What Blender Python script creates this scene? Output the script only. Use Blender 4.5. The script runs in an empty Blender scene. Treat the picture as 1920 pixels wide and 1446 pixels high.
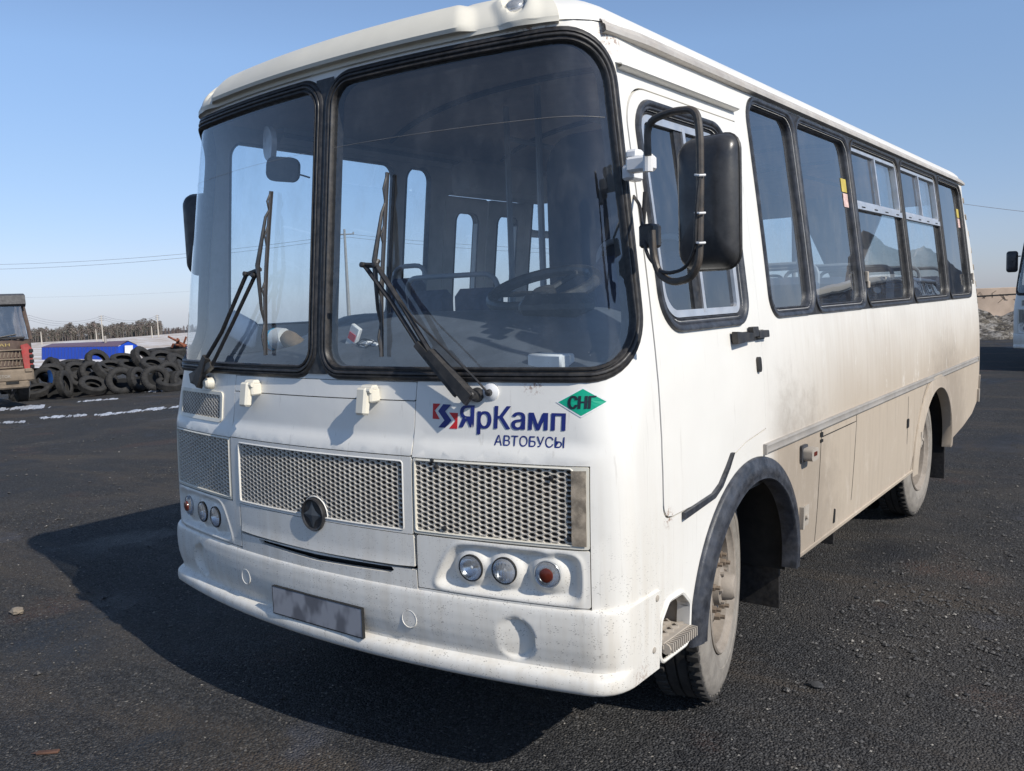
import bpy, math, random, numpy as np
from mathutils import Vector, Matrix, geometry
random.seed(7)
SC = bpy.context.scene
COL = SC.collection
# ------------------------------------------------------------------ camera
CP = np.array([2.6301, -2.2004, 1.7316]); YAW, PIT, ROL, FPX = 0.6465, -0.0974, -0.0365, 1641.56
def _rot():
    cy, sy = math.cos(YAW), math.sin(YAW); cp, sp = math.cos(PIT), math.sin(PIT)
    f = np.array([-sy*cp, cy*cp, sp]); r = np.array([cy, sy, 0]); u = np.cross(r, f)
    cr, sr = math.cos(ROL), math.sin(ROL)
    return cr*r+sr*u, -sr*r+cr*u, f
CR, CU, CF = _rot()
cam = bpy.data.cameras.new("camera"); camo = bpy.data.objects.new("camera", cam); COL.objects.link(camo)
m = Matrix.Identity(4)
for i in range(3):
    m[i][0], m[i][1], m[i][2], m[i][3] = CR[i], CU[i], -CF[i], CP[i]
camo.matrix_world = m
cam.sensor_width = 36; cam.lens = FPX/1920*36; cam.clip_start = .05; cam.clip_end = 6000
SC.camera = camo
def ray(u, v): return CF+CR*(u-960)/FPX-CU*(v-723)/FPX
def PY(u, v, y): d = ray(u, v); return Vector(CP+(y-CP[1])/d[1]*d)
def PX(u, v, x): d = ray(u, v); return Vector(CP+(x-CP[0])/d[0]*d)
def PZ(u, v, z): d = ray(u, v); return Vector(CP+(z-CP[2])/d[2]*d)
def PD(u, v, t): return Vector(CP+t*ray(u, v))
# ------------------------------------------------------------------ world, sun, exposure
SUND = Vector((1.3, -.21, 1.0)).normalized()
w = bpy.data.worlds.new("World"); SC.world = w; w.use_nodes = True
nt = w.node_tree; bg = nt.nodes['Background']
sky = nt.nodes.new('ShaderNodeTexSky'); sky.sky_type = 'NISHITA'; sky.sun_disc = False
sky.sun_elevation = math.asin(SUND.z); sky.sun_rotation = math.atan2(SUND.x, SUND.y)
sky.altitude = 0; sky.air_density = .8; sky.dust_density = .1; sky.ozone_density = 3.0
# pale cold horizon of a clear late winter day: the sky is evened out by height above the horizon
_tc = nt.nodes.new('ShaderNodeTexCoord'); _sp = nt.nodes.new('ShaderNodeSeparateXYZ'); nt.links.new(_tc.outputs['Generated'], _sp.inputs[0])
_rp = nt.nodes.new('ShaderNodeValToRGB'); nt.links.new(_sp.outputs[2], _rp.inputs[0])
_el = _rp.color_ramp.elements; _el[0].position = 0; _el[1].position = 1
for _p in (.06, .15, .26): _el.new(_p)
for _e, _c in zip(_el, ((.50, .53, .74), (.76, .70, .79), (1.0, .93, .93), (1.27, 1.21, 1.17), (1.27, 1.10, .97))): _e.color = (*[k/1.25 for k in _c], 1)
_mu = nt.nodes.new('ShaderNodeVectorMath'); _mu.operation = 'MULTIPLY'; nt.links.new(sky.outputs[0], _mu.inputs[0]); nt.links.new(_rp.outputs[0], _mu.inputs[1])
_m2 = nt.nodes.new('ShaderNodeVectorMath'); _m2.operation = 'SCALE'; nt.links.new(_mu.outputs[0], _m2.inputs[0]); _m2.inputs['Scale'].default_value = 1.25
nt.links.new(_m2.outputs[0], bg.inputs[0]); bg.inputs[1].default_value = .127
sl = bpy.data.lights.new("sun", 'SUN'); sl.energy = 4.1; sl.angle = math.radians(.5); sl.color = (1, .945, .85)
so = bpy.data.objects.new("sun", sl); COL.objects.link(so)
so.rotation_euler = SUND.to_track_quat('Z', 'Y').to_euler(); so.location = (20, -5, 20)
SC.view_settings.view_transform = 'Standard'; SC.view_settings.look = 'None'
SC.view_settings.gamma = 1; SC.view_settings.exposure = 0.08
SC.render.engine = 'CYCLES'
SC.cycles.use_denoising = True
SC.cycles.max_bounces = 8; SC.cycles.transparent_max_bounces = 24; SC.cycles.glossy_bounces = 4
SC.cycles.sample_clamp_indirect = 6; SC.cycles.caustics_reflective = False; SC.cycles.caustics_refractive = False
# ------------------------------------------------------------------ materials
class NT:
    def __init__(s, name):
        s.m = bpy.data.materials.new(name); s.m.use_nodes = True; s.t = s.m.node_tree
        s.b = s.t.nodes['Principled BSDF']; s.out = s.t.nodes['Material Output']
    def n(s, typ, **k):
        x = s.t.nodes.new(typ)
        for a, b in k.items(): setattr(x, a, b)
        return x
    def l(s, a, b): s.t.links.new(a, b)
    def coord(s, kind='Object'): return s.n('ShaderNodeTexCoord').outputs[kind]
    def mapping(s, v, scale=(1, 1, 1), loc=(0, 0, 0)):
        x = s.n('ShaderNodeMapping'); s.l(v, x.inputs[0]); x.inputs['Scale'].default_value = scale; x.inputs['Location'].default_value = loc
        return x.outputs[0]
    def noise(s, v, scale, detail=3, rough=.5):
        x = s.n('ShaderNodeTexNoise'); s.l(v, x.inputs['Vector']); x.inputs['Scale'].default_value = scale
        x.inputs['Detail'].default_value = detail; x.inputs['Roughness'].default_value = rough
        return x.outputs['Fac']
    def vor(s, v, scale, feature='F1', out='Distance'):
        x = s.n('ShaderNodeTexVoronoi'); x.feature = feature; s.l(v, x.inputs['Vector']); x.inputs['Scale'].default_value = scale
        return x.outputs[out]
    def rng(s, v, a, b, c=0., d=1., smooth=True):
        x = s.n('ShaderNodeMapRange'); x.interpolation_type = 'SMOOTHSTEP' if smooth else 'LINEAR'
        s.l(v, x.inputs[0])
        for i, q in enumerate((a, b, c, d)): x.inputs[i+1].default_value = q
        return x.outputs[0]
    def math(s, op, a, b=None):
        x = s.n('ShaderNodeMath'); x.operation = op
        for i, q in enumerate((a, b)):
            if q is None: continue
            if isinstance(q, (int, float)): x.inputs[i].default_value = q
            else: s.l(q, x.inputs[i])
        return x.outputs[0]
    def mix(s, f, a, b):
        x = s.n('ShaderNodeMix'); x.data_type = 'RGBA'
        if isinstance(f, (int, float)): x.inputs[0].default_value = f
        else: s.l(f, x.inputs[0])
        for i, q in ((6, a), (7, b)):
            if isinstance(q, tuple): x.inputs[i].default_value = (*q[:3], 1)
            else: s.l(q, x.inputs[i])
        return x.outputs[2]
    def sep(s, v):
        x = s.n('ShaderNodeSeparateXYZ'); s.l(v, x.inputs[0]); return x.outputs
    def setc(s, c):
        if isinstance(c, tuple): s.b.inputs['Base Color'].default_value = (*c, 1)
        else: s.l(c, s.b.inputs['Base Color'])
    def setr(s, r):
        if isinstance(r, (int, float)): s.b.inputs['Roughness'].default_value = r
        else: s.l(r, s.b.inputs['Roughness'])
    def bump(s, h, strength=.3, dist=.01):
        x = s.n('ShaderNodeBump'); s.l(h, x.inputs['Height']); x.inputs['Strength'].default_value = strength
        x.inputs['Distance'].default_value = dist; s.l(x.outputs[0], s.b.inputs['Normal'])
def simple(name, col, rough=.5, metal=0., vary=.12, scale=8., bump=0., spec=.5, dust=0., dustcol=(.33, .29, .24)):
    t = NT(name); v = t.coord()
    n = t.noise(v, scale, 5, .6)
    dark = tuple(c*(1-vary) for c in col); lite = tuple(min(1, c*(1+vary)) for c in col)
    c = t.mix(t.rng(n, .3, .7), dark, lite)
    if dust:
        c = t.mix(t.math('MULTIPLY', t.rng(t.noise(v, scale*1.7, 6, .7), .35, .7), dust), c, dustcol)
    t.setc(c); t.setr(t.rng(t.noise(v, scale*2.3, 4), .3, .7, max(.02, rough-.07), min(1, rough+.1)))
    t.b.inputs['Metallic'].default_value = metal; t.b.inputs['Specular IOR Level'].default_value = spec
    if bump: t.bump(t.noise(v, scale*12, 4, .7), bump, .003)
    return t.m
def paint(name, base, front=True):
    """white body paint with road dust, drip streaks, splash specks and rust spots that stay on the body"""
    t = NT(name); v = t.coord(); x, y, z = t.sep(v)
    c = t.mix(t.rng(t.noise(v, 2.5, 4), .35, .7), base, tuple(k*.955 for k in base))
    st = t.noise(t.mapping(v, (14, 14, .9)), 1.6, 5, .65)                 # vertical streaks
    bl = t.noise(v, 2.2, 5, .6)
    # dust on the flanks, heavier low and towards the rear
    zz = t.math('ADD', z, t.math('MULTIPLY', t.math('SUBTRACT', st, .5), .32))
    zz = t.math('ADD', zz, t.math('MULTIPLY', t.math('SUBTRACT', bl, .5), .18))
    upper = t.rng(zz, 1.86, 1.0, 0., .92)
    yy = t.rng(t.math('ADD', y, t.math('MULTIPLY', bl, .8)), 1.15, 3.2)
    lower = t.math('MULTIPLY', t.rng(z, 1.045, 1.03), t.rng(y, 1.38, 1.6))
    d = t.math('MAXIMUM', t.math('MULTIPLY', upper, yy), t.math('MULTIPLY', lower, .93))
    ov = t.math('MULTIPLY', t.rng(y, 1.2, 5.0), .20)
    d = t.math('MAXIMUM', d, ov)
    c = t.mix(d, c, (.455, .375, .285))
    # heavier mud thrown up round the wheels and along the skirt
    for wy in (1.27, 4.85):
        q = t.n('ShaderNodeVectorMath', operation='DISTANCE'); cc = t.n('ShaderNodeCombineXYZ'); t.l(y, cc.inputs[1]); t.l(z, cc.inputs[2]); t.l(cc.outputs[0], q.inputs[0]); q.inputs[1].default_value = (0, wy+.35, .42)
        mm = t.math('MULTIPLY', t.rng(t.math('ADD', q.outputs['Value'], t.math('MULTIPLY', t.math('SUBTRACT', t.noise(v, 11, 6, .75), .5), .7)), 1.05, .55), t.rng(y, 1.38, 1.7))
        c = t.mix(t.math('MULTIPLY', mm, .60), c, (.29, .24, .19))
    sst = t.math('MULTIPLY', t.rng(t.noise(t.mapping(v, (9, 9, .8), (1, 5, 2)), 2.6, 6, .75), .48, .70), lower)
    c = t.mix(t.math('MULTIPLY', sst, .30), c, (.30, .25, .20))
    blot = t.math('MULTIPLY', t.rng(t.noise(t.mapping(v, (3, 3, 1.1)), 3.1, 7, .8), .52, .70), t.math('MULTIPLY', t.rng(z, 1.35, .7), t.rng(y, 1.2, 1.8)))
    c = t.mix(t.math('MULTIPLY', blot, .50), c, (.60, .53, .45))
    drip = t.math('MULTIPLY', t.rng(t.noise(t.mapping(v, (22, 22, .7)), 1.9, 4, .7), .60, .70), t.rng(z, 2.0, 1.2))
    c = t.mix(t.math('MULTIPLY', drip, .22), c, (.33, .29, .24))
    scuff = t.math('MULTIPLY', t.rng(t.noise(t.mapping(v, (2.5, 2.5, 26), (4, 2, 1)), 2.6, 5, .75), .715, .74), t.rng(z, 1.5, 1.1))
    c = t.mix(t.math('MULTIPLY', scuff, .45), c, (.22, .21, .19))
    # clean rubbed patches
    rub = t.math('MULTIPLY', t.math('MULTIPLY', t.rng(t.noise(t.mapping(v, (1.1, 2.2, 1.0), (3, 1, 0)), 2.3, 7, .8), .57, .68), t.math('MULTIPLY', yy, t.rng(z, 1.0, 1.06))), .5)
    c = t.mix(rub, c, base)
    # grey grime on the nose, low down
    nose = t.math('MULTIPLY', t.rng(y, .75, .35), t.rng(z, 1.5, .5))
    g = t.math('MULTIPLY', nose, t.rng(st, .3, .75, .18, .62))
    c = t.mix(g, c, (.64, .575, .475))
    # splash specks
    sp = t.vor(t.mapping(v, (1, 1, 2.1)), 92.)
    ms = t.noise(v, 60, 2)
    sel = t.math('GREATER_THAN', t.noise(v, 21, 2), .47)
    sk = t.math('MULTIPLY', t.math('LESS_THAN', t.math('SUBTRACT', sp, t.math('MULTIPLY', t.math('SUBTRACT', ms, .5), .8)), .21), sel)
    sk = t.math('MULTIPLY', sk, t.math('MULTIPLY', t.rng(y, .62, .30), t.rng(z, 1.12, .62)))
    c = t.mix(t.math('MULTIPLY', sk, .50), c, (.13, .11, .09))
    ru = None
    for (px, py, pz, r) in ((1.12, .43, 2.60, .09), (1.16, .30, 1.44, .04), (.90, .24, 2.625, .12), (.95, .15, 1.455, .06), (1.22, .46, 2.43, .04), (1.25, .50, .96, .05), (.52, .04, .70, .05), (1.20, .30, .45, .09), (1.25, 1.40, 1.06, .03)):
        q = t.n('ShaderNodeVectorMath', operation='DISTANCE'); t.l(v, q.inputs[0]); q.inputs[1].default_value = (px, py, pz)
        q = t.rng(q.outputs['Value'], r, r*.2)
        ru = q if ru is None else t.math('MAXIMUM', ru, q)
    ru = t.math('MULTIPLY', ru, t.rng(t.noise(v, 70, 5, .7), .48, .62))
    c = t.mix(t.math('MULTIPLY', ru, .8), c, (.24, .10, .045))
    t.setc(c)
    t.setr(t.math('ADD', t.math('MULTIPLY', d, .35), t.rng(bl, .3, .7, .30, .42)))
    t.b.inputs['Specular IOR Level'].default_value = .45
    t.bump(t.math('ADD', t.noise(v, 6, 3), t.math('MULTIPLY', t.noise(v, 2.1, 2), 1.6)), .16, .014)
    return t.m
def glass_mat(name, tint, ior=1.75, film=.05, filmcol=(.5, .52, .55)):
    t = NT(name); t.t.nodes.remove(t.b); v = t.coord()
    tr = t.n('ShaderNodeBsdfTransparent'); tr.inputs[0].default_value = (*tint, 1)
    gl = t.n('ShaderNodeBsdfGlossy'); gl.inputs['Roughness'].default_value = 0.0
    gl.inputs[0].default_value = (1, 1, 1, 1)
    lw = t.n('ShaderNodeLayerWeight'); f0 = ((ior-1)/(ior+1))**2                 # same reflectance from either side of the sheet
    fr = t.math('ADD', t.math('MULTIPLY', t.math('POWER', lw.outputs['Facing'], 4.2), 1-f0), f0)
    bm = t.n('ShaderNodeBump'); t.l(t.noise(v, 1.1, 2), bm.inputs['Height']); bm.inputs['Strength'].default_value = .04; bm.inputs['Distance'].default_value = .05
    t.l(bm.outputs[0], gl.inputs['Normal'])
    a = t.n('ShaderNodeMixShader'); t.l(fr, a.inputs[0]); t.l(tr.outputs[0], a.inputs[1]); t.l(gl.outputs[0], a.inputs[2])
    df = t.n('ShaderNodeBsdfDiffuse'); df.inputs[0].default_value = (*filmcol, 1)
    n1 = t.noise(t.mapping(v, (1, 1, .5)), 5, 6, .7)
    n2 = t.math('LESS_THAN', t.vor(v, 60.), .10)
    _, _, z = t.sep(v)
    f = t.math('ADD', t.rng(n1, .42, .70, film*.3, film*2.1), t.math('MULTIPLY', t.math('MULTIPLY', n2, t.rng(z, 1.9, 1.5)), .25))
    f = t.math('ADD', f, t.math('MULTIPLY', t.rng(z, 1.75, 1.5), film*.8))
    b = t.n('ShaderNodeMixShader'); t.l(f, b.inputs[0]); t.l(a.outputs[0], b.inputs[1]); t.l(df.outputs[0], b.inputs[2])
    t.l(b.outputs[0], t.out.inputs[0])
    return t.m
WHITE = (.84, .818, .765)
MT = {}
MT['paint'] = paint('white_paint', WHITE)
MT['cream'] = simple('cream_plastic', (.73, .69, .59), .42, vary=.05, scale=3)
MT['rubber'] = simple('black_rubber', (.018, .018, .02), .46, vary=.4, scale=25, dust=.10)
MT['rubberdust'] = simple('dusty_rubber', (.030, .034, .044), .42, vary=.5, scale=16, bump=.4, dust=.22, dustcol=(.17, .17, .18))
MT['plastic'] = simple('black_plastic', (.022, .022, .024), .42, vary=.3, scale=14, dust=.10)
MT['gap'] = simple('dark_gap', (.012, .012, .012), .8)
MT['grime'] = simple('grille_backing', (.17, .14, .115), .85, vary=.5, scale=9, dust=.35, dustcol=(.05, .04, .032))
MT['alu'] = simple('aluminium', (.62, .63, .65), .38, metal=.6, vary=.1, scale=12)
MT['chrome'] = simple('chrome', (.75, .75, .76), .12, metal=1., vary=.05)
MT['rail'] = simple('grey_rail', (.33, .31, .285), .6, vary=.15, scale=6, dust=.4, dustcol=(.36, .32, .27))
MT['dusty'] = simple('dusty_beige', (.40, .355, .30), .8, vary=.12, scale=6, bump=.2)
MT['trim'] = simple('interior_trim', (.50, .48, .46), .75, vary=.1)
MT['ceil'] = simple('ceiling_lining', (.66, .52, .41), .8, vary=.1)
MT['floor'] = simple('floor_lino', (.20, .19, .18), .7)
MT['dash'] = simple('dash_grey', (.075, .085, .10), .6, vary=.2)
MT['seat'] = simple('seat_fabric', (.06, .075, .12), .85, vary=.2, scale=20)
MT['tube'] = simple('grey_tube', (.30, .31, .33), .4, vary=.1)
MT['under'] = simple('underbody', (.018, .017, .016), .9)
MT['amber'] = simple('amber_lens', (.12, .022, .012), .25, vary=.1)
MT['lens'] = simple('lamp_lens', (.42, .43, .44), .18, metal=.35, vary=.25, scale=30, spec=.8)
MT['lensdull'] = simple('dusty_lamp_lens', (.24, .26, .28), .35, metal=.2, vary=.2, scale=24, spec=.7)
MT['navy'] = simple('navy_vinyl', (.012, .022, .17), .4, vary=.1)
MT['red'] = simple('red_vinyl', (.60, .018, .02), .4, vary=.1)
MT['green'] = simple('green_vinyl', (.0, .37, .22), .4, vary=.08)
MT['stickwhite'] = simple('white_vinyl', (.82, .82, .82), .4, vary=.03)
MT['ink'] = simple('black_vinyl', (.012, .02, .03), .4)
MT['yellow'] = simple('yellow_sticker', (.60, .47, .10), .5)
MT['pink'] = simple('pale_sticker', (.72, .50, .45), .5, vary=.25, scale=60)
MT['paper'] = simple('paper', (.72, .72, .70), .8)
MT['tape'] = simple('brown_tape', (.30, .25, .19), .35, vary=.35, scale=30, bump=.5)
MT['wheel'] = simple('dusty_wheel_steel', (.29, .25, .21), .75, vary=.25, scale=9, bump=.4, dust=.35, dustcol=(.22, .19, .155))
MT['nut'] = simple('rusty_nut', (.17, .125, .09), .8, vary=.3, scale=30, dust=.4, dustcol=(.30, .26, .21))
MT['blue'] = simple('blue_steel', (.012, .07, .50), .5, vary=.08)
MT['meshplastic'] = simple('mesh_plastic', (.62, .575, .50), .5, vary=.08, scale=5, dust=.35, dustcol=(.42, .36, .30))
MT['gutter'] = simple('gutter_paint', (.50, .47, .43), .5, vary=.12, scale=7, dust=.25, dustcol=(.30, .22, .16))
MT['screen'] = glass_mat('windscreen_glass', (.93, .97, 1.0), 1.85, .032)
MT['pane'] = glass_mat('side_glass', (.90, .97, 1.0), 2.45, .045, (.45, .43, .40))
def tyremat():
    t = NT('tyre_rubber'); v = t.coord(); x, y, z = t.sep(v)
    r = t.math('SQRT', t.math('ADD', t.math('MULTIPLY', y, y), t.math('MULTIPLY', z, z)))
    n = t.noise(v, 9, 6, .7)
    side = t.math('MULTIPLY', t.rng(x, .055, .085), t.rng(t.math('ADD', r, t.math('MULTIPLY', t.math('SUBTRACT', n, .5), .06)), .462, .448))
    c = t.mix(t.math('MULTIPLY', t.rng(n, .35, .7), .35), (.022, .021, .020), (.10, .09, .08))
    sc = t.mix(t.rng(n, .3, .7), (.20, .18, .158), (.31, .282, .245))
    t.setc(t.mix(side, c, sc)); t.setr(.85); t.bump(t.noise(v, 60, 4), .4, .004)
    return t.m
MT['tyre'] = tyremat()
# ------------------------------------------------------------------ mesh helpers
class MB:
    def __init__(s): s.v = []; s.f = []
    def add(s, v, f):
        o = len(s.v); s.v += [tuple(q) for q in v]; s.f += [tuple(o+i for i in g) for g in f]; return s
    def box(s, c, d, rot=None, bev=0.):
        x, y, z = (k/2 for k in d); b = min(bev, x*.9, y*.9, z*.9)
        if b <= 0:
            V = [(i, j, k) for i in (-x, x) for j in (-y, y) for k in (-z, z)]
            F = [(0, 1, 3, 2), (4, 6, 7, 5), (0, 4, 5, 1), (2, 3, 7, 6), (0, 2, 6, 4), (1, 5, 7, 3)]
        else:
            V = []; idx = {}
            for i in (-1, 1):
                for j in (-1, 1):
                    for k in (-1, 1):
                        idx[i, j, k] = len(V); V += [(i*x, j*(y-b), k*(z-b)), (i*(x-b), j*y, k*(z-b)), (i*(x-b), j*(y-b), k*z)]
            q = idx; F = []
            for i in (-1, 1):
                F.append([q[i, -1, -1], q[i, 1, -1], q[i, 1, 1], q[i, -1, 1]][::i])
                F.append([q[-1, i, -1]+1, q[-1, i, 1]+1, q[1, i, 1]+1, q[1, i, -1]+1][::i])
                F.append([q[-1, -1, i]+2, q[1, -1, i]+2, q[1, 1, i]+2, q[-1, 1, i]+2][::i])
            for i in (-1, 1):
                for j in (-1, 1):
                    F.append([q[i, j, -1], q[i, j, -1]+1, q[i, j, 1]+1, q[i, j, 1]][::i*j])
                    F.append([q[i, -1, j], q[i, 1, j], q[i, 1, j]+2, q[i, -1, j]+2][::i*j])
                    F.append([q[-1, i, j]+1, q[-1, i, j]+2, q[1, i, j]+2, q[1, i, j]+1][::i*j])
            for i in (-1, 1):
                for j in (-1, 1):
                    for k in (-1, 1): F.append([q[i, j, k], q[i, j, k]+1, q[i, j, k]+2][::i*j*k])
        c = Vector(c)
        V = [(rot @ Vector(p) if rot else Vector(p))+c for p in V]
        return s.add(V, F)
    def tube(s, pts, r, n=10, cap=True, squash=None):
        P = [Vector(p) for p in pts]; rr = r if isinstance(r, (list, tuple)) else [r]*len(P)
        V = []; up = None
        for i, p in enumerate(P):
            t = (P[min(i+1, len(P)-1)]-P[max(i-1, 0)]).normalized()
            if up is None: up = t.orthogonal().normalized()
            up = (up-t*up.dot(t)).normalized(); b = t.cross(up)
            for k in range(n):
                a = 2*math.pi*k/n; V.append(p+up*(math.cos(a)*rr[i])+b*(math.sin(a)*rr[i]))
        F = [(i*n+k, i*n+(k+1) % n, (i+1)*n+(k+1) % n, (i+1)*n+k) for i in range(len(P)-1) for k in range(n)]
        if cap: F += [tuple(range(n))[::-1], tuple((len(P)-1)*n+k for k in range(n))]
        return s.add(V, F)
    def lathe(s, prof, axis, n=32, origin=(0, 0, 0), cap=False):
        """prof: [(dist along axis, radius)]"""
        a = Vector(axis).normalized(); u = a.orthogonal().normalized(); b = a.cross(u); o = Vector(origin); V = []
        for d, r in prof:
            for k in range(n):
                t = 2*math.pi*k/n; V.append(o+a*d+(u*math.cos(t)+b*math.sin(t))*r)
        m_ = len(prof)
        F = [(i*n+k, i*n+(k+1) % n, (i+1)*n+(k+1) % n, (i+1)*n+k) for i in range(m_-1) for k in range(n)]
        if cap: F += [tuple(range(n))[::-1], tuple((m_-1)*n+k for k in range(n))]
        return s.add(V, F)
    def grid(s, P):
        n, m_ = len(P), len(P[0])
        return s.add([q for r in P for q in r], [(i*m_+j, (i+1)*m_+j, (i+1)*m_+j+1, i*m_+j+1) for i in range(n-1) for j in range(m_-1)])
    def prism(s, poly, fn, a, b):
        """closed solid: polygon mapped by fn(x,y,off) between off a and b"""
        n = len(poly); V = [fn(x, y, a) for x, y in poly]+[fn(x, y, b) for x, y in poly]
        F = [tuple(range(n))[::-1], tuple(range(n, 2*n))]+[(i, (i+1) % n, n+(i+1) % n, n+i) for i in range(n)]
        return s.add(V, F)
    def build(s, name, mat, parent=None, ang=35, label=None, loc=None, rot=None, split=False):
        if split:
            par = list(range(len(s.v)))
            def find(a):
                while par[a] != a: par[a] = par[par[a]]; a = par[a]
                return a
            for f in s.f:
                r = find(f[0])
                for i in f[1:]: par[find(i)] = r
            grp = {}
            for f in s.f: grp.setdefault(find(f[0]), []).append(f)
            out = []
            for fs in grp.values():
                ids = sorted({i for f in fs for i in f}); mp = {a: b for b, a in enumerate(ids)}; q = MB(); q.add([s.v[i] for i in ids], [tuple(mp[i] for i in f) for f in fs])
                out.append(q.build(name, mat, parent, ang, label, loc, rot))
            return out[0]
        me = bpy.data.meshes.new(name); me.from_pydata(s.v, [], s.f); me.validate(); me.update()
        if ang: 
            me.polygons.foreach_set('use_smooth', [True]*len(me.polygons)); me.set_sharp_from_angle(angle=math.radians(ang))
        mats = mat if isinstance(mat, (list, tuple)) else [mat]
        for q in mats: me.materials.append(MT[q] if isinstance(q, str) else q)
        o = bpy.data.objects.new(name, me); COL.objects.link(o)
        if parent: o.parent = parent
        if label: o['label'] = label
        if loc: o.location = loc
        if rot: o.rotation_euler = rot
        return o
def tag(o, label, cat, group=None):
    o['label'] = label; o['category'] = cat
    if group: o['group'] = group
    return o
def thing(name, label, cat, loc=(0, 0, 0), rotz=0., group=None):
    o = bpy.data.objects.new(name, None); COL.objects.link(o); o.location = loc; o.rotation_euler = (0, 0, rotz)
    o.empty_display_size = .2
    return tag(o, label, cat, group)
def struct(o, kind='structure'): o['kind'] = kind; return o
def copy_tree(o, parent=None, skip=()):
    c = o.copy(); COL.objects.link(c); c.parent = parent
    if parent is None and 'label' in c: pass
    for ch in [q for q in list(bpy.data.objects) if q.parent == o]:
        if ch.name.split('.')[0] in skip: continue
        copy_tree(ch, c, skip)
    return c
def smooth(a, b, x):
    t = min(1, max(0, (x-a)/(b-a))); return t*t*(3-2*t)
def rpoly(pts, radii, g=0., n=7):
    """convex polygon (counter-clockwise), offset outwards by g, corners rounded"""
    N = len(pts); L = []
    if isinstance(radii, (int, float)): radii = [radii]*N
    for i in range(N):
        a, b = pts[i], pts[(i+1) % N]; dx, dy = b[0]-a[0], b[1]-a[1]; l = math.hypot(dx, dy)
        L.append(((a[0]+dy/l*g, a[1]-dx/l*g), (dx/l, dy/l)))
    C = []
    for i in range(N):
        (p, d), (q, e) = L[i-1], L[i]
        den = d[0]*e[1]-d[1]*e[0]; t = ((q[0]-p[0])*e[1]-(q[1]-p[1])*e[0])/den
        C.append((p[0]+d[0]*t, p[1]+d[1]*t))
    out = []
    for i in range(N):
        d, e = L[i-1][1], L[i][1]; c = C[i]; r = max(.0005, radii[i]+g)
        ang = math.acos(max(-1, min(1, d[0]*e[0]+d[1]*e[1]))); tl = r*math.tan(ang/2)
        a = (c[0]-d[0]*tl, c[1]-d[1]*tl); o = (a[0]-d[1]*r, a[1]+d[0]*r)
        t0 = math.atan2(a[1]-o[1], a[0]-o[0])
        for k in range(n+1):
            t = t0+ang*k/n; out.append((o[0]+r*math.cos(t), o[1]+r*math.sin(t)))
    return out
def rect(x0, z0, x1, z1): return [(x0, z0), (x1, z0), (x1, z1), (x0, z1)]
def subdiv(poly, ml, closed=True):
    out = []; N = len(poly)
    for i in range(N if closed else N-1):
        a, b = poly[i], poly[(i+1) % N]; k = max(1, math.ceil(math.hypot(b[0]-a[0], b[1]-a[1])/ml))
        out += [(a[0]+(b[0]-a[0])*j/k, a[1]+(b[1]-a[1])*j/k) for j in range(k)]
    if not closed: out.append(poly[-1])
    return out
def inpoly(P, poly):
    x, y = P[:, 0], P[:, 1]; r = np.zeros(len(P), bool); n = len(poly)
    for i in range(n):
        x1, y1 = poly[i]; x2, y2 = poly[(i+1) % n]
        if y1 == y2: continue
        c = ((y1 > y) != (y2 > y)) & (x < (x2-x1)*(y-y1)/(y2-y1)+x1); r ^= c
    return r
def patch(name, outer, holes, fn, mat, parent, xs, zs, ml=.05, th=.01, inner=None, wall=True, ang=40, zmin_inner=None, label=None, extra=()):
    """sheet cut to an outline in the 2D domain of fn(a,b,off): outer face, edge walls, optional inner lining"""
    loops = [subdiv(outer, ml)]+[subdiv(h, ml) for h in holes]
    V, E = [], []
    for L in loops:
        o = len(V); V += L; E += [(o+i, o+(i+1) % len(L)) for i in range(len(L))]
    B = np.array(V)
    G = np.array([(x, z) for x in xs for z in zs]+list(extra)) if (len(xs) or extra) else np.zeros((0, 2))
    if len(G):
        k = inpoly(G, loops[0])
        for h in loops[1:]: k &= ~inpoly(G, h)
        G = G[k]; keep = []
        for p in G:
            keep.append(np.min((B[:, 0]-p[0])**2+(B[:, 1]-p[1])**2) > (.3*ml)**2)
        if len(G): G = G[np.array(keep)]
        V = V+[tuple(p) for p in G]
    r = geometry.delaunay_2d_cdt([Vector(p) for p in V], E, [], 0, 1e-6)
    vv = [tuple(p) for p in r[0]]; ff = [list(f) for f in r[2]]
    cen = np.array([(sum(vv[i][0] for i in f)/3, sum(vv[i][1] for i in f)/3) for f in ff])
    k = inpoly(cen, loops[0])
    for h in loops[1:]: k &= ~inpoly(cen, h)
    ff = [f for f, q in zip(ff, k) if q]
    out = []
    for f in ff:
        a, b, c = (vv[i] for i in f)
        if (b[0]-a[0])*(c[1]-a[1])-(b[1]-a[1])*(c[0]-a[0]) < 0: f = f[::-1]
        out.append(f)
    ff = out
    cnt = {}
    for f in ff:
        for i in range(3):
            e = (f[i], f[(i+1) % 3]); cnt[e] = 1
    bd = [e for e in cnt if (e[1], e[0]) not in cnt]
    mb = MB(); P0 = [fn(a, b, 0.) for a, b in vv]
    # orientation: domain ccw seen from outside
    mb.add(P0, ff)
    if wall:
        ids = {}; W0, W1 = [], []
        for e in bd:
            for i in e:
                if i not in ids: ids[i] = len(W0); W0.append(P0[i]); W1.append(fn(vv[i][0], vv[i][1], -th))
        n = len(W0)
        mb.add(W0+W1, [(ids[b], ids[a], n+ids[a], n+ids[b]) for a, b in bd])
    o = mb.build(name, mat, parent, ang, label)
    if inner:
        kk = [f for f in ff if zmin_inner is None or min(vv[i][1] for i in f) > zmin_inner]
        MB().add([fn(a, b, -th) for a, b in vv], [f[::-1] for f in kk]).build(inner[0], inner[1], parent, ang)
    return o
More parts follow.
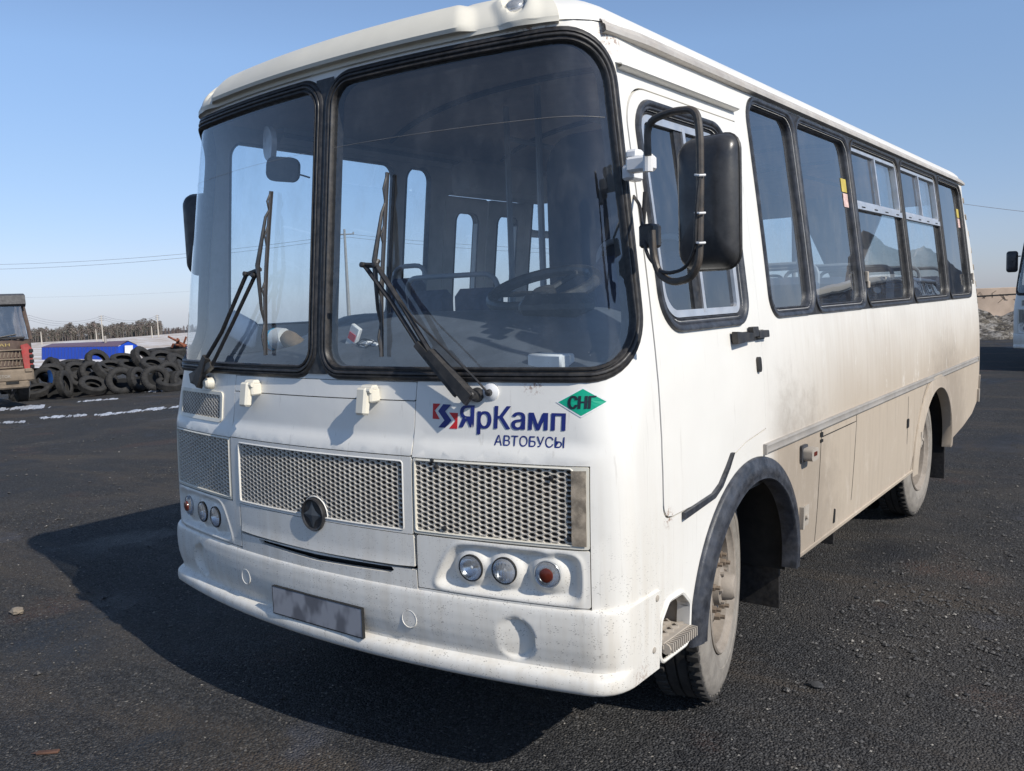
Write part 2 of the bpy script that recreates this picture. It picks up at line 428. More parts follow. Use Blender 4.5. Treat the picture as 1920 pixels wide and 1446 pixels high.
def ribbon(mb, path, fn, prof, closed=True):
    """sweep a profile [(outward, off)] along a 2D path"""
    n = len(path); nor = []
    for i in range(n):
        a = path[i-1] if (closed or i) else path[i]; b = path[(i+1) % n] if (closed or i < n-1) else path[i]
        dx, dy = b[0]-a[0], b[1]-a[1]; l = math.hypot(dx, dy) or 1; nor.append((dy/l, -dx/l))
    rows = [[fn(p[0]+q[0]*g, p[1]+q[1]*g, o) for p, q in zip(path, nor)] for g, o in prof]
    if closed: rows = [r+[r[0]] for r in rows]
    return mb.grid([list(c) for c in zip(*rows)])
def fillets(P, r, n=5):
    """3D polyline with rounded corners"""
    P = [Vector(p) for p in P]; out = [P[0]]
    for i in range(1, len(P)-1):
        a, b, c = P[i-1], P[i], P[i+1]; d1, d2 = (a-b), (c-b); k = min(r, d1.length*.45, d2.length*.45)
        s, e = b+d1.normalized()*k, b+d2.normalized()*k
        for j in range(n+1):
            t = j/n; out.append(s*(1-t)**2+b*2*t*(1-t)+e*t*t)
    return out+[P[-1]]
def lerp_tab(t,z):
    if z<=t[0][0]: return t[0][1]
    if z>=t[-1][0]: return t[-1][1]
    for i in range(len(t)-1):
        if z<=t[i+1][0]:
            a,b=t[i],t[i+1]; f=(z-a[0])/(b[0]-a[0]); return a[1]+f*(b[1]-a[1])
XT=[(.40,1.232),(.6,1.243),(.8,1.250),(1.0,1.254),(1.2,1.253),(1.35,1.248),(1.5,1.238),(1.7,1.219),(1.9,1.197),(2.1,1.173),(2.3,1.148),(2.5,1.122),(2.64,1.100)]
# smooth table
def cat(t,z):
    if z<=t[0][0]: return t[0][1]
    if z>=t[-1][0]: return t[-1][1]
    i=0
    while z>t[i+1][0]: i+=1
    p1,p2=t[i],t[i+1]; p0=t[i-1] if i else p1; p3=t[i+2] if i+2<len(t) else p2
    h=p2[0]-p1[0]; m1=(p2[1]-p0[1])/(p2[0]-p0[0]); m2=(p3[1]-p1[1])/(p3[0]-p1[0]); f=(z-p1[0])/h
    return (2*f**3-3*f*f+1)*p1[1]+(f**3-2*f*f+f)*h*m1+(-2*f**3+3*f*f)*p2[1]+(f**3-f*f)*h*m2
Y0T=[(.4,-.004),(.7,-.003),(.9,.0),(1.2,.010),(1.35,.024),(1.476,.045),(1.7,.068),(2.1,.112),(2.4,.146),(2.58,.167),(2.64,.176)]
REAR=6.93
def sect(z):
    X=cat(XT,z); y0=cat(Y0T,z); r=.12+.10*smooth(1.1,1.5,z); k=.11
    a=.2
    for _ in range(8):
        xt=X-r+r*math.sin(a); a=math.atan(2*k*xt)
    yt=y0+k*xt*xt; yc=yt+r*math.cos(a)
    Lc=r*(math.pi/2-a)
    yr=REAR-.10*smooth(1.2,2.6,z)+0.0-.04*smooth(.9,.4,z); rr=.28
    return X,y0,r,k,a,xt,yt,yc,Lc,yr,rr
_c={}
def sec(z):
    k=round(z,5)
    if k not in _c: _c[k]=sect(z)
    return _c[k]
def S(p,z,off=0.):
    """p along the outline from front centre (+ = bus left), returns pos & outward normal in plan"""
    X,y0,r,k,a,xt,yt,yc,Lc,yr,rr=sec(z)
    s=1 if p>=0 else -1; q=abs(p)
    Ls=(yr-rr)-yc; Lr=rr*math.pi/2
    if q<=xt: x=q;y=y0+k*q*q; t=math.atan(2*k*q); nx,ny=math.sin(t),-math.cos(t)
    elif q<=xt+Lc:
        t=a+(q-xt)/r; nx,ny=math.sin(t),-math.cos(t); x=X-r+r*nx; y=yc+r*ny
    elif q<=xt+Lc+Ls: x=X;y=yc+q-xt-Lc; nx,ny=1,0
    elif q<=xt+Lc+Ls+Lr:
        t=(q-xt-Lc-Ls)/rr; nx,ny=math.cos(t),math.sin(t); x=X-rr+rr*nx;y=yr-rr+rr*ny
    else: x=X-rr-(q-xt-Lc-Ls-Lr); y=yr; nx,ny=0,1
    return (s*(x+off*nx), y+off*ny, z)
def pend(z):
    X,y0,r,k,a,xt,yt,yc,Lc,yr,rr=sec(z)
    return xt+Lc+(yr-rr-yc)+rr*math.pi/2+X-rr
def pside(y,z):
    X,y0,r,k,a,xt,yt,yc,Lc,yr,rr=sec(z); return xt+Lc+y-yc
def inv(x,y,z):
    """point near the surface -> p and signed distance"""
    X,y0,r,k,a,xt,yt,yc,Lc,yr,rr=sec(z)
    s=1 if x>=0 else -1; x=abs(x)
    cx=X-r
    if y>=yc: return s*(xt+Lc+y-yc), x-X
    t=math.atan2(x-cx,-(y-yc))
    if x>cx and t>a:
        return s*(xt+r*(t-a)), math.hypot(x-cx,y-yc)-r
    q=x
    for _ in range(10):  # nearest on parabola
        q=q-((q-x)+(y0+k*q*q-y)*2*k*q)/(1+2*k*(y0+k*q*q-y)+4*k*k*q*q)
    yy=y0+k*q*q
    return s*q, (yy-y)*math.sqrt(1+4*k*k*q*q)*1.0
# ================================================================== BUS BODY SURFACE
PEND = pend(1.5)
def FO(p, z): return (1-smooth(1.10, 1.22, abs(p)))*.018*smooth(1.27, 1.205, z)
def SF(p, z, off=0.): return S(p, z, off+FO(p, z))
def RF(p, s, off=0.):
    """roof: from the drip line (s=0) to the spine (s=1)"""
    def f(p, s):
        x, y, _ = S(p, 2.64); ys = min(max(y, 1.0), REAR-1.0)
        s = min(max(s, 0), 1)
        return Vector((x*(1-s), y+(ys-y)*s, 2.64+.255*(1-(1-s)**2.4)**.62))
    P = f(p, s)
    if off:
        e = .004; a = f(p+e, s)-f(p-e, s); b = f(p, min(1, s+e))-f(p, max(0, s-e)); n = a.cross(b)
        if n.length > 1e-12: P = P+n.normalized()*off
    return P
def TF(p, v, off=0.):
    """body below the drip line for v<0, roof above"""
    return Vector(S(p, 2.64+v, off)) if v < .012 else RF(p, (v-.012)*1.0, off)
def PW(poly, sgn):
    q = [(sgn*pside(y, z), z) for y, z in subdiv(poly, .12)]
    return q if sgn > 0 else q[::-1]
def frange(a, b, s):
    n = max(1, round((b-a)/s)); return [a+(b-a)*i/n for i in range(n+1)]
bus = thing('minibus', 'white dusty single door minibus parked in the foreground, seen from its front left corner', 'bus')
# ---- outlines
PANE = [[(.052, 1.507), (1.314, 1.507), (1.150, 2.570), (.052, 2.570)], [(-1.314, 1.507), (-.052, 1.507), (-.052, 2.570), (-1.150, 2.570)]]
PR = [[.07, .15, .17, .08], [.15, .07, .08, .17]]
WL = [(1.60, 2.12), (2.21, 3.03), (3.12, 4.18), (4.27, 5.39), (5.48, 6.35)]     # driver side glass, y ranges
WR = [(.50, 1.63), (1.74, 1.95), (3.06, 4.18), (4.27, 5.39), (5.48, 6.35)]
WZ = (1.655, 2.545)
def wrect(y0, y1, z0=WZ[0], z1=WZ[1]): return rect(y0, z0, y1, z1)
DOORWIN = [(.570, 1.645), (1.245, 1.645), (1.235, 2.365), (.560, 2.365)]; DWR = [.11, .05, .10, .07]
DOOR = [(.457, .955), (.86, .955), (1.03, 1.06), (1.42, 1.14), (1.42, 2.45), (.457, 2.45)]
DOORR = [.05, .05, .05, .02, .05, .14]
STEP = [(.447, .455), (.665, .455), (.665, .60), (.60, .655), (.50, .655), (.447, .60)]
def arch(cy, cz, a, b, t0, t1, n=22): return [(cy+a*math.cos(math.radians(t0+(t1-t0)*i/n)), cz+b*math.sin(math.radians(t0+(t1-t0)*i/n))) for i in range(n+1)]
FA = (1.27, .45, .575, .575); RA = (4.85, .45, .64, .575)
low = [(1.474, .70), (1.474, .447)]
side = [(q, z) for q, z in low]
side += [(pside(y, z), z) for y, z in arch(*FA, 180, 0)]
side += [(pside(y, .447), .447) for y in frange(2.0, 4.15, .3)]
side += [(pside(y, z), z) for y, z in arch(*RA, 180, 2)]
side += [(pside(y, z), z) for y, z in [(5.6, .485), (6.0, .52), (6.40, .58), (6.60, .66)]]
side += [(pside(6.65, .70)+.15, .72), (pside(6.65, .7)+.6, .74), (PEND, .74)]
outer = [(.4985, 1.4555), (.4985, 1.1925), (1.1565, 1.1925), (1.1565, .70)]+side+[(PEND, 2.64), (-PEND, 2.64)]
outer += [(-q, z) for q, z in reversed(side)]+[(-1.1565, .70), (-1.1565, 1.1925), (-.5665, 1.1925), (-.5665, 1.4555)]
holes = [rpoly(PANE[0], PR[0], .012), rpoly(PANE[1], PR[1], .012)]
holes += [PW(rpoly(wrect(a, b), .07, .012), 1) for a, b in WL]+[PW(rpoly(wrect(a, b), .07, .012), -1) for a, b in WR]
def door_outline(g):
    # concave lower edge: offset by hand
    P = [(.457, 2.30), (.457, 1.005)]+[(.457+.05-.05*math.cos(t), .955+.05-.05*math.sin(t)) for t in (.3, .6, .9, 1.2)]
    P += [(.52, .953), (.84, .958), (.90, .970), (.95, 1.0), (1.0, 1.045), (1.08, 1.085), (1.20, 1.115), (1.42, 1.14), (1.42, 2.45)]+[(.457+.15-.15*math.sin(t), 2.30+.15*math.cos(t)) for t in (0, .2, .4, .6, .8, 1.0, 1.2, 1.4)]
    cy, cz = .95, 1.7
    return [(y+(g if y > cy else -g), z+(g if z > cz else -g)) for y, z in P]
holes.append(PW(door_outline(.0), 1))
holes.append(PW(rpoly(STEP, .03), 1))
PDOOR = rect(2.10, .58, 2.98, 2.42)
holes.append(PW(rpoly(PDOOR, .06), -1))
def PREAR(poly, sgn):
    q = [(sgn*(pend(z)-x), z) for x, z in subdiv(poly, .15)]
    return q[::-1] if sgn > 0 else q
RWIN = rect(.06, 1.66, .88, 2.47)
holes += [PREAR(rpoly(RWIN, .09, .01), 1), PREAR(rpoly(RWIN, .09, .01), -1)]
xs = sorted(set([round(s*q, 4) for s in (-1, 1) for q in frange(0, 1.02, .08)+frange(1.05, 1.50, .028)+frange(1.6, 7.5, .22)+frange(7.60, 8.2, .05)+frange(8.35, PEND-.05, .2)]))
zs = sorted(set([round(q, 4) for q in frange(.5, 1.15, .09)+frange(1.19, 1.28, .012)+frange(1.34, 2.62, .07)]))
patch('body', outer, holes, SF, 'paint', bus, xs, zs, ml=.06, th=.045, inner=('interior_trim', 'trim'), zmin_inner=.88)
# dark structure behind the front panels
mb = MB(); mb.grid([[SF(p, z, -.05) for z in frange(.46, 1.50, .08)] for p in frange(-1.18, 1.18, .1)]); mb.build('nose_structure', 'gap', bus)
# ---- roof
mb = MB(); ps = sorted([s*q for s in (-1, 1) for q in frange(.03, 1.0, .09)+frange(1.02, 1.5, .04)+frange(1.65, 7.5, .3)+frange(7.6, 8.2, .06)+frange(8.3, PEND, .2)])
ss = [0, .012, .03, .05, .08, .12, .17, .23, .3, .4, .5, .62, .75, .88, 1]
mb.grid([[RF(p, s, .004) for s in ss] for p in ps]); rf = mb.build('roof', 'paint', bus)
mb = MB(); mb.grid([[RF(p, s, -.05) for s in ss] for p in ps][::-1]); mb.build('ceiling', 'ceil', bus)
# ceiling ribs and cove
mb = MB()
for y in (1.55, 2.6, 3.65, 4.7, 5.75):
    mb.tube([(x, y, RF(pside(y, 2.64)*(1 if x > 0 else -1), 1-abs(x)/1.1, -.055).z) for x in frange(-1.02, 1.02, .12)], .020, 6)
mb.build('ceiling_rib', 'dash', bus, split=True)
for k, (y, x) in enumerate(((2.25, .42), (3.8, .42), (5.2, .42), (6.3, .40))):
    mb = MB(); mb.box((0, 0, .0), (.5, .42, .05), bev=.02); mb.box((0, 0, .035), (.56, .48, .03), bev=.012)
    mb.build('roof_hatch', simple('hatch_red_brown', (.16, .10, .09), .6) if k == 0 else bpy.data.materials['hatch_red_brown'], bus, loc=(x-.1, y, 2.903))
for sgn in (1, -1):
    mb = MB(); mb.grid([[S(sgn*pside(y, z), z, o) for z, o in ((2.575, -.05), (2.57, -.09), (2.60, -.12), (2.64, -.12), (2.64, -.05))] for y in frange(.75, 6.4, .5)]); mb.build('cornice', 'trim', bus)
    mb = MB(); mb.tube([S(sgn*pside(y, 2.60), 2.60, -.135) for y in frange(.75, 6.4, .5)], .014, 6); mb.build('cornice_pipe', 'dash', bus)
# ---- windscreens
GP = [(.003, -.052), (0, -.012), (0, .010), (.004, .014), (.009, .013), (.012, .006), (.015, .006), (.018, .013), (.022, .015), (.027, .014), (.030, .008), (.034, .013), (.043, .012), (.050, .004), (.051, -.01)]
for k in (0, 1):
    gl = [(-.004, 0)]
    wp = patch('windscreen', rpoly(PANE[k], PR[k], .006), [], lambda p, z, o: S(p, z, -.004+o), 'screen', bus, frange(-1.3, 1.3, .05) if 1 else [], frange(1.5, 2.6, .09), ml=.05, wall=False, ang=60)
    mb = MB(); ribbon(mb, subdiv(rpoly(PANE[k], PR[k], 0, 12), .05), lambda p, z, o: S(p, z, o), GP); mb.build('windscreen_gasket', 'rubber', bus, 50)
mb = MB(); mb.grid([[S(p, z, .007) for z in frange(1.475, 2.605, .1)] for p in (-.05, -.02, .02, .05)]); mb.build('windscreen_pillar', 'rubber', bus)
# tint strip edge in the upper glass and small chips read as a thin line
mb = MB(); mb.grid([[S(p, 2.335+d-.018*(p/1.2)**2, -.0015) for d in (0, .0008)] for p in frange(-1.17, 1.17, .05)]); mb.build('sunstrip_edge', 'rail', bus)
# ---- side glazing
SG = [(.002, -.052), (0, -.028), (0, -.012), (.004, -.006), (.008, -.010), (.012, -.002), (.017, .006), (.024, .004), (.029, .010), (.036, .013), (.043, .012), (.0475, .002), (.048, -.006)]
def sash(y0, y1, z0, z1, sgn, off=-.014, nm='window_frame', mat='alu', wd=.022):
    mb = MB()
    fn = lambda p, z, o: S(p, z, o)
    ribbon(mb, PW(rpoly(rect(y0, z0, y1, z1), .04, -wd), sgn), fn, [(0, off-.02), (0, off+.008), (wd-.002, off+.01), (wd, off-.02)])
    return mb
def side_window(y0, y1, sgn, vent=False):
    g = PW(rpoly(wrect(y0, y1), .07, .004), sgn)
    w_ = patch('side_window', g, [], lambda p, z, o: S(p, z, -.022+o), 'pane', bus, [sgn*pside(y, 2.1) for y in frange(y0+.1, y1-.1, .25)], frange(1.7, 2.5, .1), ml=.1, wall=False, ang=60)
    mb = MB(); ribbon(mb, PW(subdiv(rpoly(wrect(y0, y1), .07, 0, 8), .08), sgn), lambda p, z, o: S(p, z, o), SG); mb.build('gasket', 'rubberdust' if y0 < 3 else 'rubber', w_, 50)
    if vent:
        zr = 2.215
        mb = sash(y0, y1, zr, WZ[1], sgn, wd=.02)
        ym = (y0+y1)/2
        fn = lambda y, z, o: S(sgn*pside(y, z), z, o)
        mb.prism(rect(ym-.012, zr+.02, ym+.012, WZ[1]-.01), fn, -.022, -.002)
        mb.prism(rect(y0-.005, zr-.03, y1+.005, zr+.004), fn, -.026, .002)
        mb.build('window_frame', 'alu', w_)
        mb = MB()
        for q in (.12, .38, .62, .88): mb.prism(rect(y0+(y1-y0)*q-.035, zr-.019, y0+(y1-y0)*q+.035, zr-.012), fn, 0, .0035)
        mb.build('drain_slot', 'gap', w_, split=True)
        mb = MB(); mb.prism(rect(ym+.02, zr+.01, y1-.012, WZ[1]-.015), fn, -.036, -.033); mb.build('sliding_pane', 'pane', w_)
    return w_
# black band behind the gaskets
for sgn, a, b in ((1, 1.58, 6.37), (-1, .48, 6.37)):
    mb = MB()
    ww = WL if sgn > 0 else WR
    for i in range(len(ww)-1):
        if ww[i+1][0]-ww[i][1] > .3: continue
        R1 = .100
        def ins(z):
            d = max(0, (WZ[0]+.07)-z, z-(WZ[1]-.07)); return R1-math.sqrt(max(0, R1*R1-min(d, R1)**2))
        mb.grid([[S(sgn*pside(y, z), z, .0035) for y in (ww[i][1]+.03-ins(z), (ww[i][1]+ww[i+1][0])/2, ww[i+1][0]-.03+ins(z))][::-1] for z in [1.608, 1.615, 1.625, 1.635, 1.65]+frange(1.67, 2.53, .1)+[2.55, 2.565, 2.575, 2.585, 2.592]])
    mb.build('window_pillar', 'rubber', bus, split=True)
for sgn in (1, -1):
    rw_ = patch('rear_window', PREAR(rpoly(RWIN, .09, .004), sgn), [], lambda p, z, o: S(p, z, -.022+o), 'pane', bus, [], frange(1.75, 2.4, .15), ml=.12, wall=False, ang=60)
    mb = MB(); ribbon(mb, PREAR(subdiv(rpoly(RWIN, .09, 0, 8), .1), sgn), lambda p, z, o: S(p, z, o), SG); mb.build('gasket', 'rubber', rw_, 50)
wl = [side_window(a, b, 1, i in (2, 3)) for i, (a, b) in enumerate(WL)]
wr = [side_window(a, b, -1, i in (2, 3)) for i, (a, b) in enumerate(WR)]
fn1 = lambda y, z, o: S(pside(y, z), z, o)
for (w_, y, z) in ((wl[1], 2.985, 2.27), (wl[4], 6.31, 2.30)):
    MB().prism(rect(y-.06, z, y+.035, z+.075), fn1, -.0205, -.019).build('sticker', 'yellow', w_)
    MB().prism(rect(y-.05, z-.085, y+.035, z-.008), fn1, -.0205, -.019).build('sticker', 'pink', w_)
# toggle catches on the lower rear window corners
for w_, y in ((wl[1], 3.07), (wl[4], 6.40)):
    mb = MB(); c = Vector(fn1(y, 1.79, .02)); mb.box(c, (.02, .02, .06), bev=.004); mb.box(c+Vector((.006, .012, -.045)), (.014, .03, .04), bev=.004); mb.build('catch', 'dusty', w_)
# ---- driver door
door = patch('driver_door', PW(door_outline(-.006), 1), [PW(rpoly(DOORWIN, DWR, .012), 1)], lambda p, z, o: S(p, z, .002+o), 'paint', bus,
             [pside(y, 1.5) for y in frange(.5, 1.4, .2)], frange(1.0, 2.4, .07), ml=.06, th=.035, ang=40)
mb = MB(); mb.grid([[fn1(y, z, -.034) for z in frange(.94, 2.46, .1)] for y in frange(.44, .56, .06)]); mb.build('door_seal', 'rubber', door)
mb = MB(); ribbon(mb, subdiv(door_outline(.004), .1), fn1, [(-.004, -.012), (.003, -.012)]); mb.build('door_gap', 'gap', door)
dg = patch('door_window', PW(rpoly(DOORWIN, DWR, .004), 1), [], lambda p, z, o: S(p, z, -.020+o), 'pane', door, [], frange(1.7, 2.3, .1), ml=.08, wall=False, ang=60)
mb = MB(); ribbon(mb, PW(subdiv(rpoly(DOORWIN, DWR, 0, 9), .08), 1), lambda p, z, o: S(p, z, o), [(g*1.06, o+.004) for g, o in SG]); mb.build('gasket', 'rubberdust', dg, 50)
mb = MB(); ribbon(mb, PW(subdiv(rpoly(DOORWIN, DWR, 0, 9), .1), 1), lambda p, z, o: S(p, z, o), [(-.028, -.02), (-.028, -.006), (-.002, -.004), (0, -.02)])
mb.prism(rect(.895, 1.66, .917, 2.35), fn1, -.022, -.004); mb.build('window_frame', 'alu', dg)
mb = MB(); mb.prism(rect(.835, 1.67, .893, 2.345), fn1, -.032, -.012); mb.build('sliding_frame', 'rubber', dg)
mb = MB()
for y in (.66, 1.10): mb.prism(rect(y-.06, 1.626, y+.06, 1.633), fn1, -.006, -.0025)
mb.build('drain_slot', 'gap', dg, split=True)
mb = MB(); mb.prism([(.60, .93), (.86, .955), (.93, .985), (1.0, 1.045), (1.05, 1.10), (1.035, 1.10), (.985, 1.055), (.915, 1.0), (.85, .975), (.60, .955)], fn1, .001, .016); mb.build('door_sill_rubber', 'rubberdust', door)
# handle and lock
mb = MB(); h0 = Vector(fn1(1.28, 1.548, 0)); mb.prism(rpoly(rect(1.10, 1.527, 1.44, 1.567), .012), fn1, .002, .010)
mb.build('handle_plate', 'plastic', door)
mb = MB(); mb.prism(rpoly([(1.09, 1.525), (1.26, 1.535), (1.26, 1.562), (1.09, 1.575)], .006), fn1, .012, .036); mb.prism(rpoly(rect(1.27, 1.545, 1.33, 1.585), .006), fn1, .008, .03)
mb.prism(rpoly(rect(1.34, 1.535, 1.45, 1.565), .008), fn1, .010, .028); mb.build('door_handle', 'plastic', door)
mb = MB(); mb.prism(rpoly(rect(1.338, 1.392, 1.372, 1.456), .015), fn1, .001, .014); mb.build('door_lock', 'plastic', bus)
# rain strip over the door, drip rail, side rub rail
mb = MB(); mb.grid([[fn1(y, z, o) for z, o in ((2.488, .001), (2.492, .022), (2.497, .030), (2.503, .026), (2.512, .001))] for y in [.44]+frange(.46, 1.42, .1)])
mb.build('rain_strip', 'paint', bus)
for sgn in (1, -1):
    mb = MB(); mb.grid([[S(sgn*pside(y, z), z, o) for z, o in ((2.600, -.002), (2.602, .018), (2.606, .026), (2.622, .028), (2.628, .024), (2.631, .017), (2.640, .016), (2.652, .002))] for y in frange(.40, 6.62, .25)])
    mb.build('drip_rail', 'gutter', bus, 30)
    mb = MB(); mb.grid([[S(sgn*pside(y, z), z, o) for z, o in ((1.034, .0), (1.036, .011), (1.042, .014), (1.055, .010), (1.070, .014), (1.077, .011), (1.079, .0))] for y in [1.392]+frange(1.42, 6.53, .25)+[6.54]])
    mb.prism(rect(1.385, 1.034, 1.40, 1.079), lambda y, z, o: S(sgn*pside(y, z), z, o), 0, .016)
    mb.prism(rect(6.53, 1.034, 6.545, 1.079), lambda y, z, o: S(sgn*pside(y, z), z, o), 0, .016)
    mb.build('rub_rail', 'rail', bus)
# seams on the flank
mb = MB()
def seam(P, w_=.0028, o=.0012):
    P = subdiv(P, .12, False); ribbon(mb, P, fn1, [(-w_, o), (w_, o)], closed=False)
seam([(2.165, 1.03), (2.165, 1.0), (2.11, .47)]); seam([(2.165, .995), (2.777, .995), (2.72, .56)]); seam([(2.777, 1.03), (2.777, .995)])
seam([(3.98, 1.0), (3.98, .68)]); seam([(1.9, .70), (1.9, .70001)]); 
seam([(4.12, .46), (4.24, .66), (4.31, .80), (4.42, .95), (4.55, 1.03)], .002)
mb.build('flap_seam', 'gap', bus, split=True)
mb = MB(); mb.prism(rpoly(rect(2.145, .97, 2.18, .985), .004), fn1, 0, .006); mb.prism(rpoly(rect(2.145, 1.0, 2.18, 1.02), .004), fn1, 0, .006)
mb.prism(rpoly(rect(3.95, .79, 4.0, .85), .01), fn1, 0, .006); mb.prism(rpoly([(2.40, .50), (2.43, .50), (2.43, .57), (2.41, .58)], .006), fn1, 0, .004); mb.build('flap_catch', 'gap', bus, split=True)
for (y, z) in ((1.89, .65), (4.34, .66)):
    mb = MB(); mb.prism(rpoly(rect(y-.03, z-.055, y-.008, z+.055), .004), fn1, 0, .022); mb.prism(rpoly(rect(y+.005, z-.055, y+.095, z+.045), .008), fn1, 0, .006)
    mb.lathe([(0, .012), (.012, .012), (.014, .009)], (1, 0, 0), 10, fn1(y+.05, z-.01, .005), cap=True); mb.build('jack_bracket', 'dusty', bus)
mb = MB(); mb.prism(rpoly([(1.845, .92), (1.93, .92), (1.93, 1.0), (1.845, 1.0)], .012), fn1, 0, .012); mb.build('lamp_base', 'rubberdust', bus)
ml_ = MB(); ml_.prism(rpoly(rect(1.86, .925, 1.955, .985), .018), fn1, .010, .055); o = ml_.build('side_marker_lamp', 'dusty', bus)
MB().prism(rpoly(rect(1.885, .948, 1.93, .968), .006), fn1, .055, .057).build('lens', 'amber', o)
# skirt lower lip
mb = MB(); mb.grid([[fn1(y, z, o) for z, o in ((.450, .0), (.452, .007), (.468, .008), (.472, .001))] for y in frange(1.86, 4.20, .2)]); mb.build('skirt_lip', 'paint', bus)
# rear corner details
mb = MB()
for q in frange(1.55, 2.45, .15): mb.prism(rpoly(rect(6.66, q, 6.69, q+.05), .008), fn1, 0, .006)
mb.prism(rpoly(rect(6.60, .66, 6.64, .78), .008), fn1, 0, .018); mb.prism(rpoly(rect(6.66, .74, 6.70, .9), .008), fn1, 0, .012)
mb.build('rear_corner_louvre', 'dusty', bus, split=True)
# ---- arches
def arch_trim(A, sgn, name, mat, prof, t0=183, t1=-2):
    mb = MB(); path = [(y, z) for y, z in arch(*A, t0, t1, 40)]
    ribbon(mb, path, lambda y, z, o: S(sgn*pside(y, z), z, o), prof, closed=False); return mb.build(name, mat, bus, 45)
FP = [(-.004, .0), (-.004, -.0)]
for sgn in (1, -1):
    # negative g is outwards of the opening because the path runs clockwise
    arch_trim((1.27, .45, .50, .50), sgn, 'wheel_arch_trim', 'rubberdust', [(-.090, .001), (-.088, .012), (-.080, .018), (-.060, .022), (-.055, .026), (-.025, .034), (-.018, .030), (.0, .034), (.006, .028), (.006, -.04)])
    arch_trim((4.85, .45, .58, .52), sgn, 'rear_arch_lip', 'paint', [(-.10, .001), (-.098, .010), (-.09, .013), (-.02, .016), (.0, .022), (.006, .016), (.006, -.05)])
    for cy, rr, zz in ((1.27, .55, .45), (4.85, .62, .42)):
        mb = MB(); mb.grid([[(sgn*x, cy+rr*math.cos(t)*1.0, zz+min(rr, .57)*math.sin(t)) for x in (.60, .9, 1.19)] for t in [math.radians(q) for q in range(-5, 186, 8)]])
        mb.add([(sgn*.62, cy-rr-.1, .3), (sgn*.62, cy+rr+.1, .3), (sgn*.62, cy+rr+.1, 1.05), (sgn*.62, cy-rr-.1, 1.05)], [(0, 1, 2, 3)])
        mb.build('wheel_well', 'under', bus)
# ---- step
mb = MB(); fs = fn1
mb.add([(1.24, .44, .455), (1.24, .68, .455), (1.24, .68, .67), (1.24, .44, .67), (1.0, .44, .455), (1.0, .68, .455), (1.0, .68, .67), (1.0, .44, .67)],
       [(4, 5, 6, 7), (0, 4, 7, 3), (1, 2, 6, 5), (3, 7, 6, 2)]); mb.build('step_recess', 'dusty', bus)
mb = MB(); mb.box((1.155, .56, .505), (.20, .215, .03), bev=.008)
mb.tube([(1.255, .455, .50), (1.255, .665, .50)], .02, 8)
for i in range(13): mb.box((1.268, .465+i*.0158, .505), (.026, .006, .034))
for i in range(9):
    for j in range(4): mb.box((1.08+j*.045, .475+i*.021, .524), (.030, .008, .010), rot=Matrix.Rotation((.7 if (i+j) % 2 else -.7), 3, 'Z'))
mb.build('entry_step', 'dusty', bus)
ml2 = MB(); ribbon(ml2, PW(rpoly(STEP, .03, .0), 1), lambda p, z, o: S(p, z, o), [(0, -.03), (0, .007), (.008, .010), (.014, .007), (.015, 0)]); ml2.build('step_surround', 'paint', bus)
# ================================================================== FRONT PANELS
def panel(name, outl, holes=(), off=None, mat='paint', th=.018, dx=.05, dz=.04, r=.006, parent=None, label=None, ml=.03, proud=.0):
    f = (lambda p, z, o: SF(p, z, o+proud)) if off is None else (lambda p, z, o: SF(p, z, o+proud+off(p, z)))
    x0, x1 = min(p for p, z in outl), max(p for p, z in outl); z0, z1 = min(z for p, z in outl), max(z for p, z in outl)
    return patch(name, rpoly(outl, r, 0, 4), list(holes), f, mat, parent or bus, frange(x0+dx/2, x1-dx/2, dx), frange(z0+dz/2, z1-dz/2, dz), ml=ml, th=th, ang=38, label=label)
def rim(g0, w_=.006, h=.004):
    def off(p, z):
        return h*max(0, 1-min(abs(p-g0[0]), abs(p-g0[2]), abs(z-g0[1]), abs(z-g0[3]))/w_)
    return off
panel('cowl_panel', rect(-.563, 1.389, .495, 1.453))
hood = panel('hood', rect(-.563, 1.196, .495, 1.385), dz=.012)
# hinges
for x in (-.392, .304):
    y = S(x, 1.39)[1]
    mb = MB(); mb.box((x, y-.020, 1.432), (.066, .036, .022), bev=.007); mb.box((x+.022, y-.022, 1.405), (.022, .05, .05), bev=.006)
    mb.box((x-.006, y-.050, 1.385), (.050, .034, .10), rot=Matrix.Rotation(-.16, 3, 'X'), bev=.008)
    mb.tube([(x-.03, y-.045, 1.425), (x+.034, y-.045, 1.425)], .010, 8); mb.build('hood_hinge', 'cream', hood)
# grilles
def hexmesh(name, x0, z0, x1, z1, parent, skip=None, W=.0345, H=.0172, depth=.016, off0=-.004, mat='cream', wall=.80, fo=SF):
    mb = MB(); cx = W*.75; i = 0; x = x0+W*.5
    hexa = [(.5, 0), (.25, .5), (-.25, .5), (-.5, 0), (-.25, -.5), (.25, -.5)]
    while x < x1:
        z = z0+(H/2 if i % 2 else 0)
        while z < z1+H*.3:
            if not (skip and skip(x, z)):
                V = []
                for k, (sc, o) in enumerate(((1., off0-.0015), (.93, off0), (wall, off0-.0008), (wall-.06, off0-.005), (wall-.10, off0-depth))):
                    V += [fo(x+a*W*sc, z+b*H*sc, o) for a, b in hexa]
                F = [(r*6+a, r*6+(a+1) % 6, (r+1)*6+(a+1) % 6, (r+1)*6+a) for r in range(4) for a in range(6)]
                mb.add(V, F)
            z += H
        x += cx; i += 1
    o = mb.build(name, mat, parent, 50); 
    return o
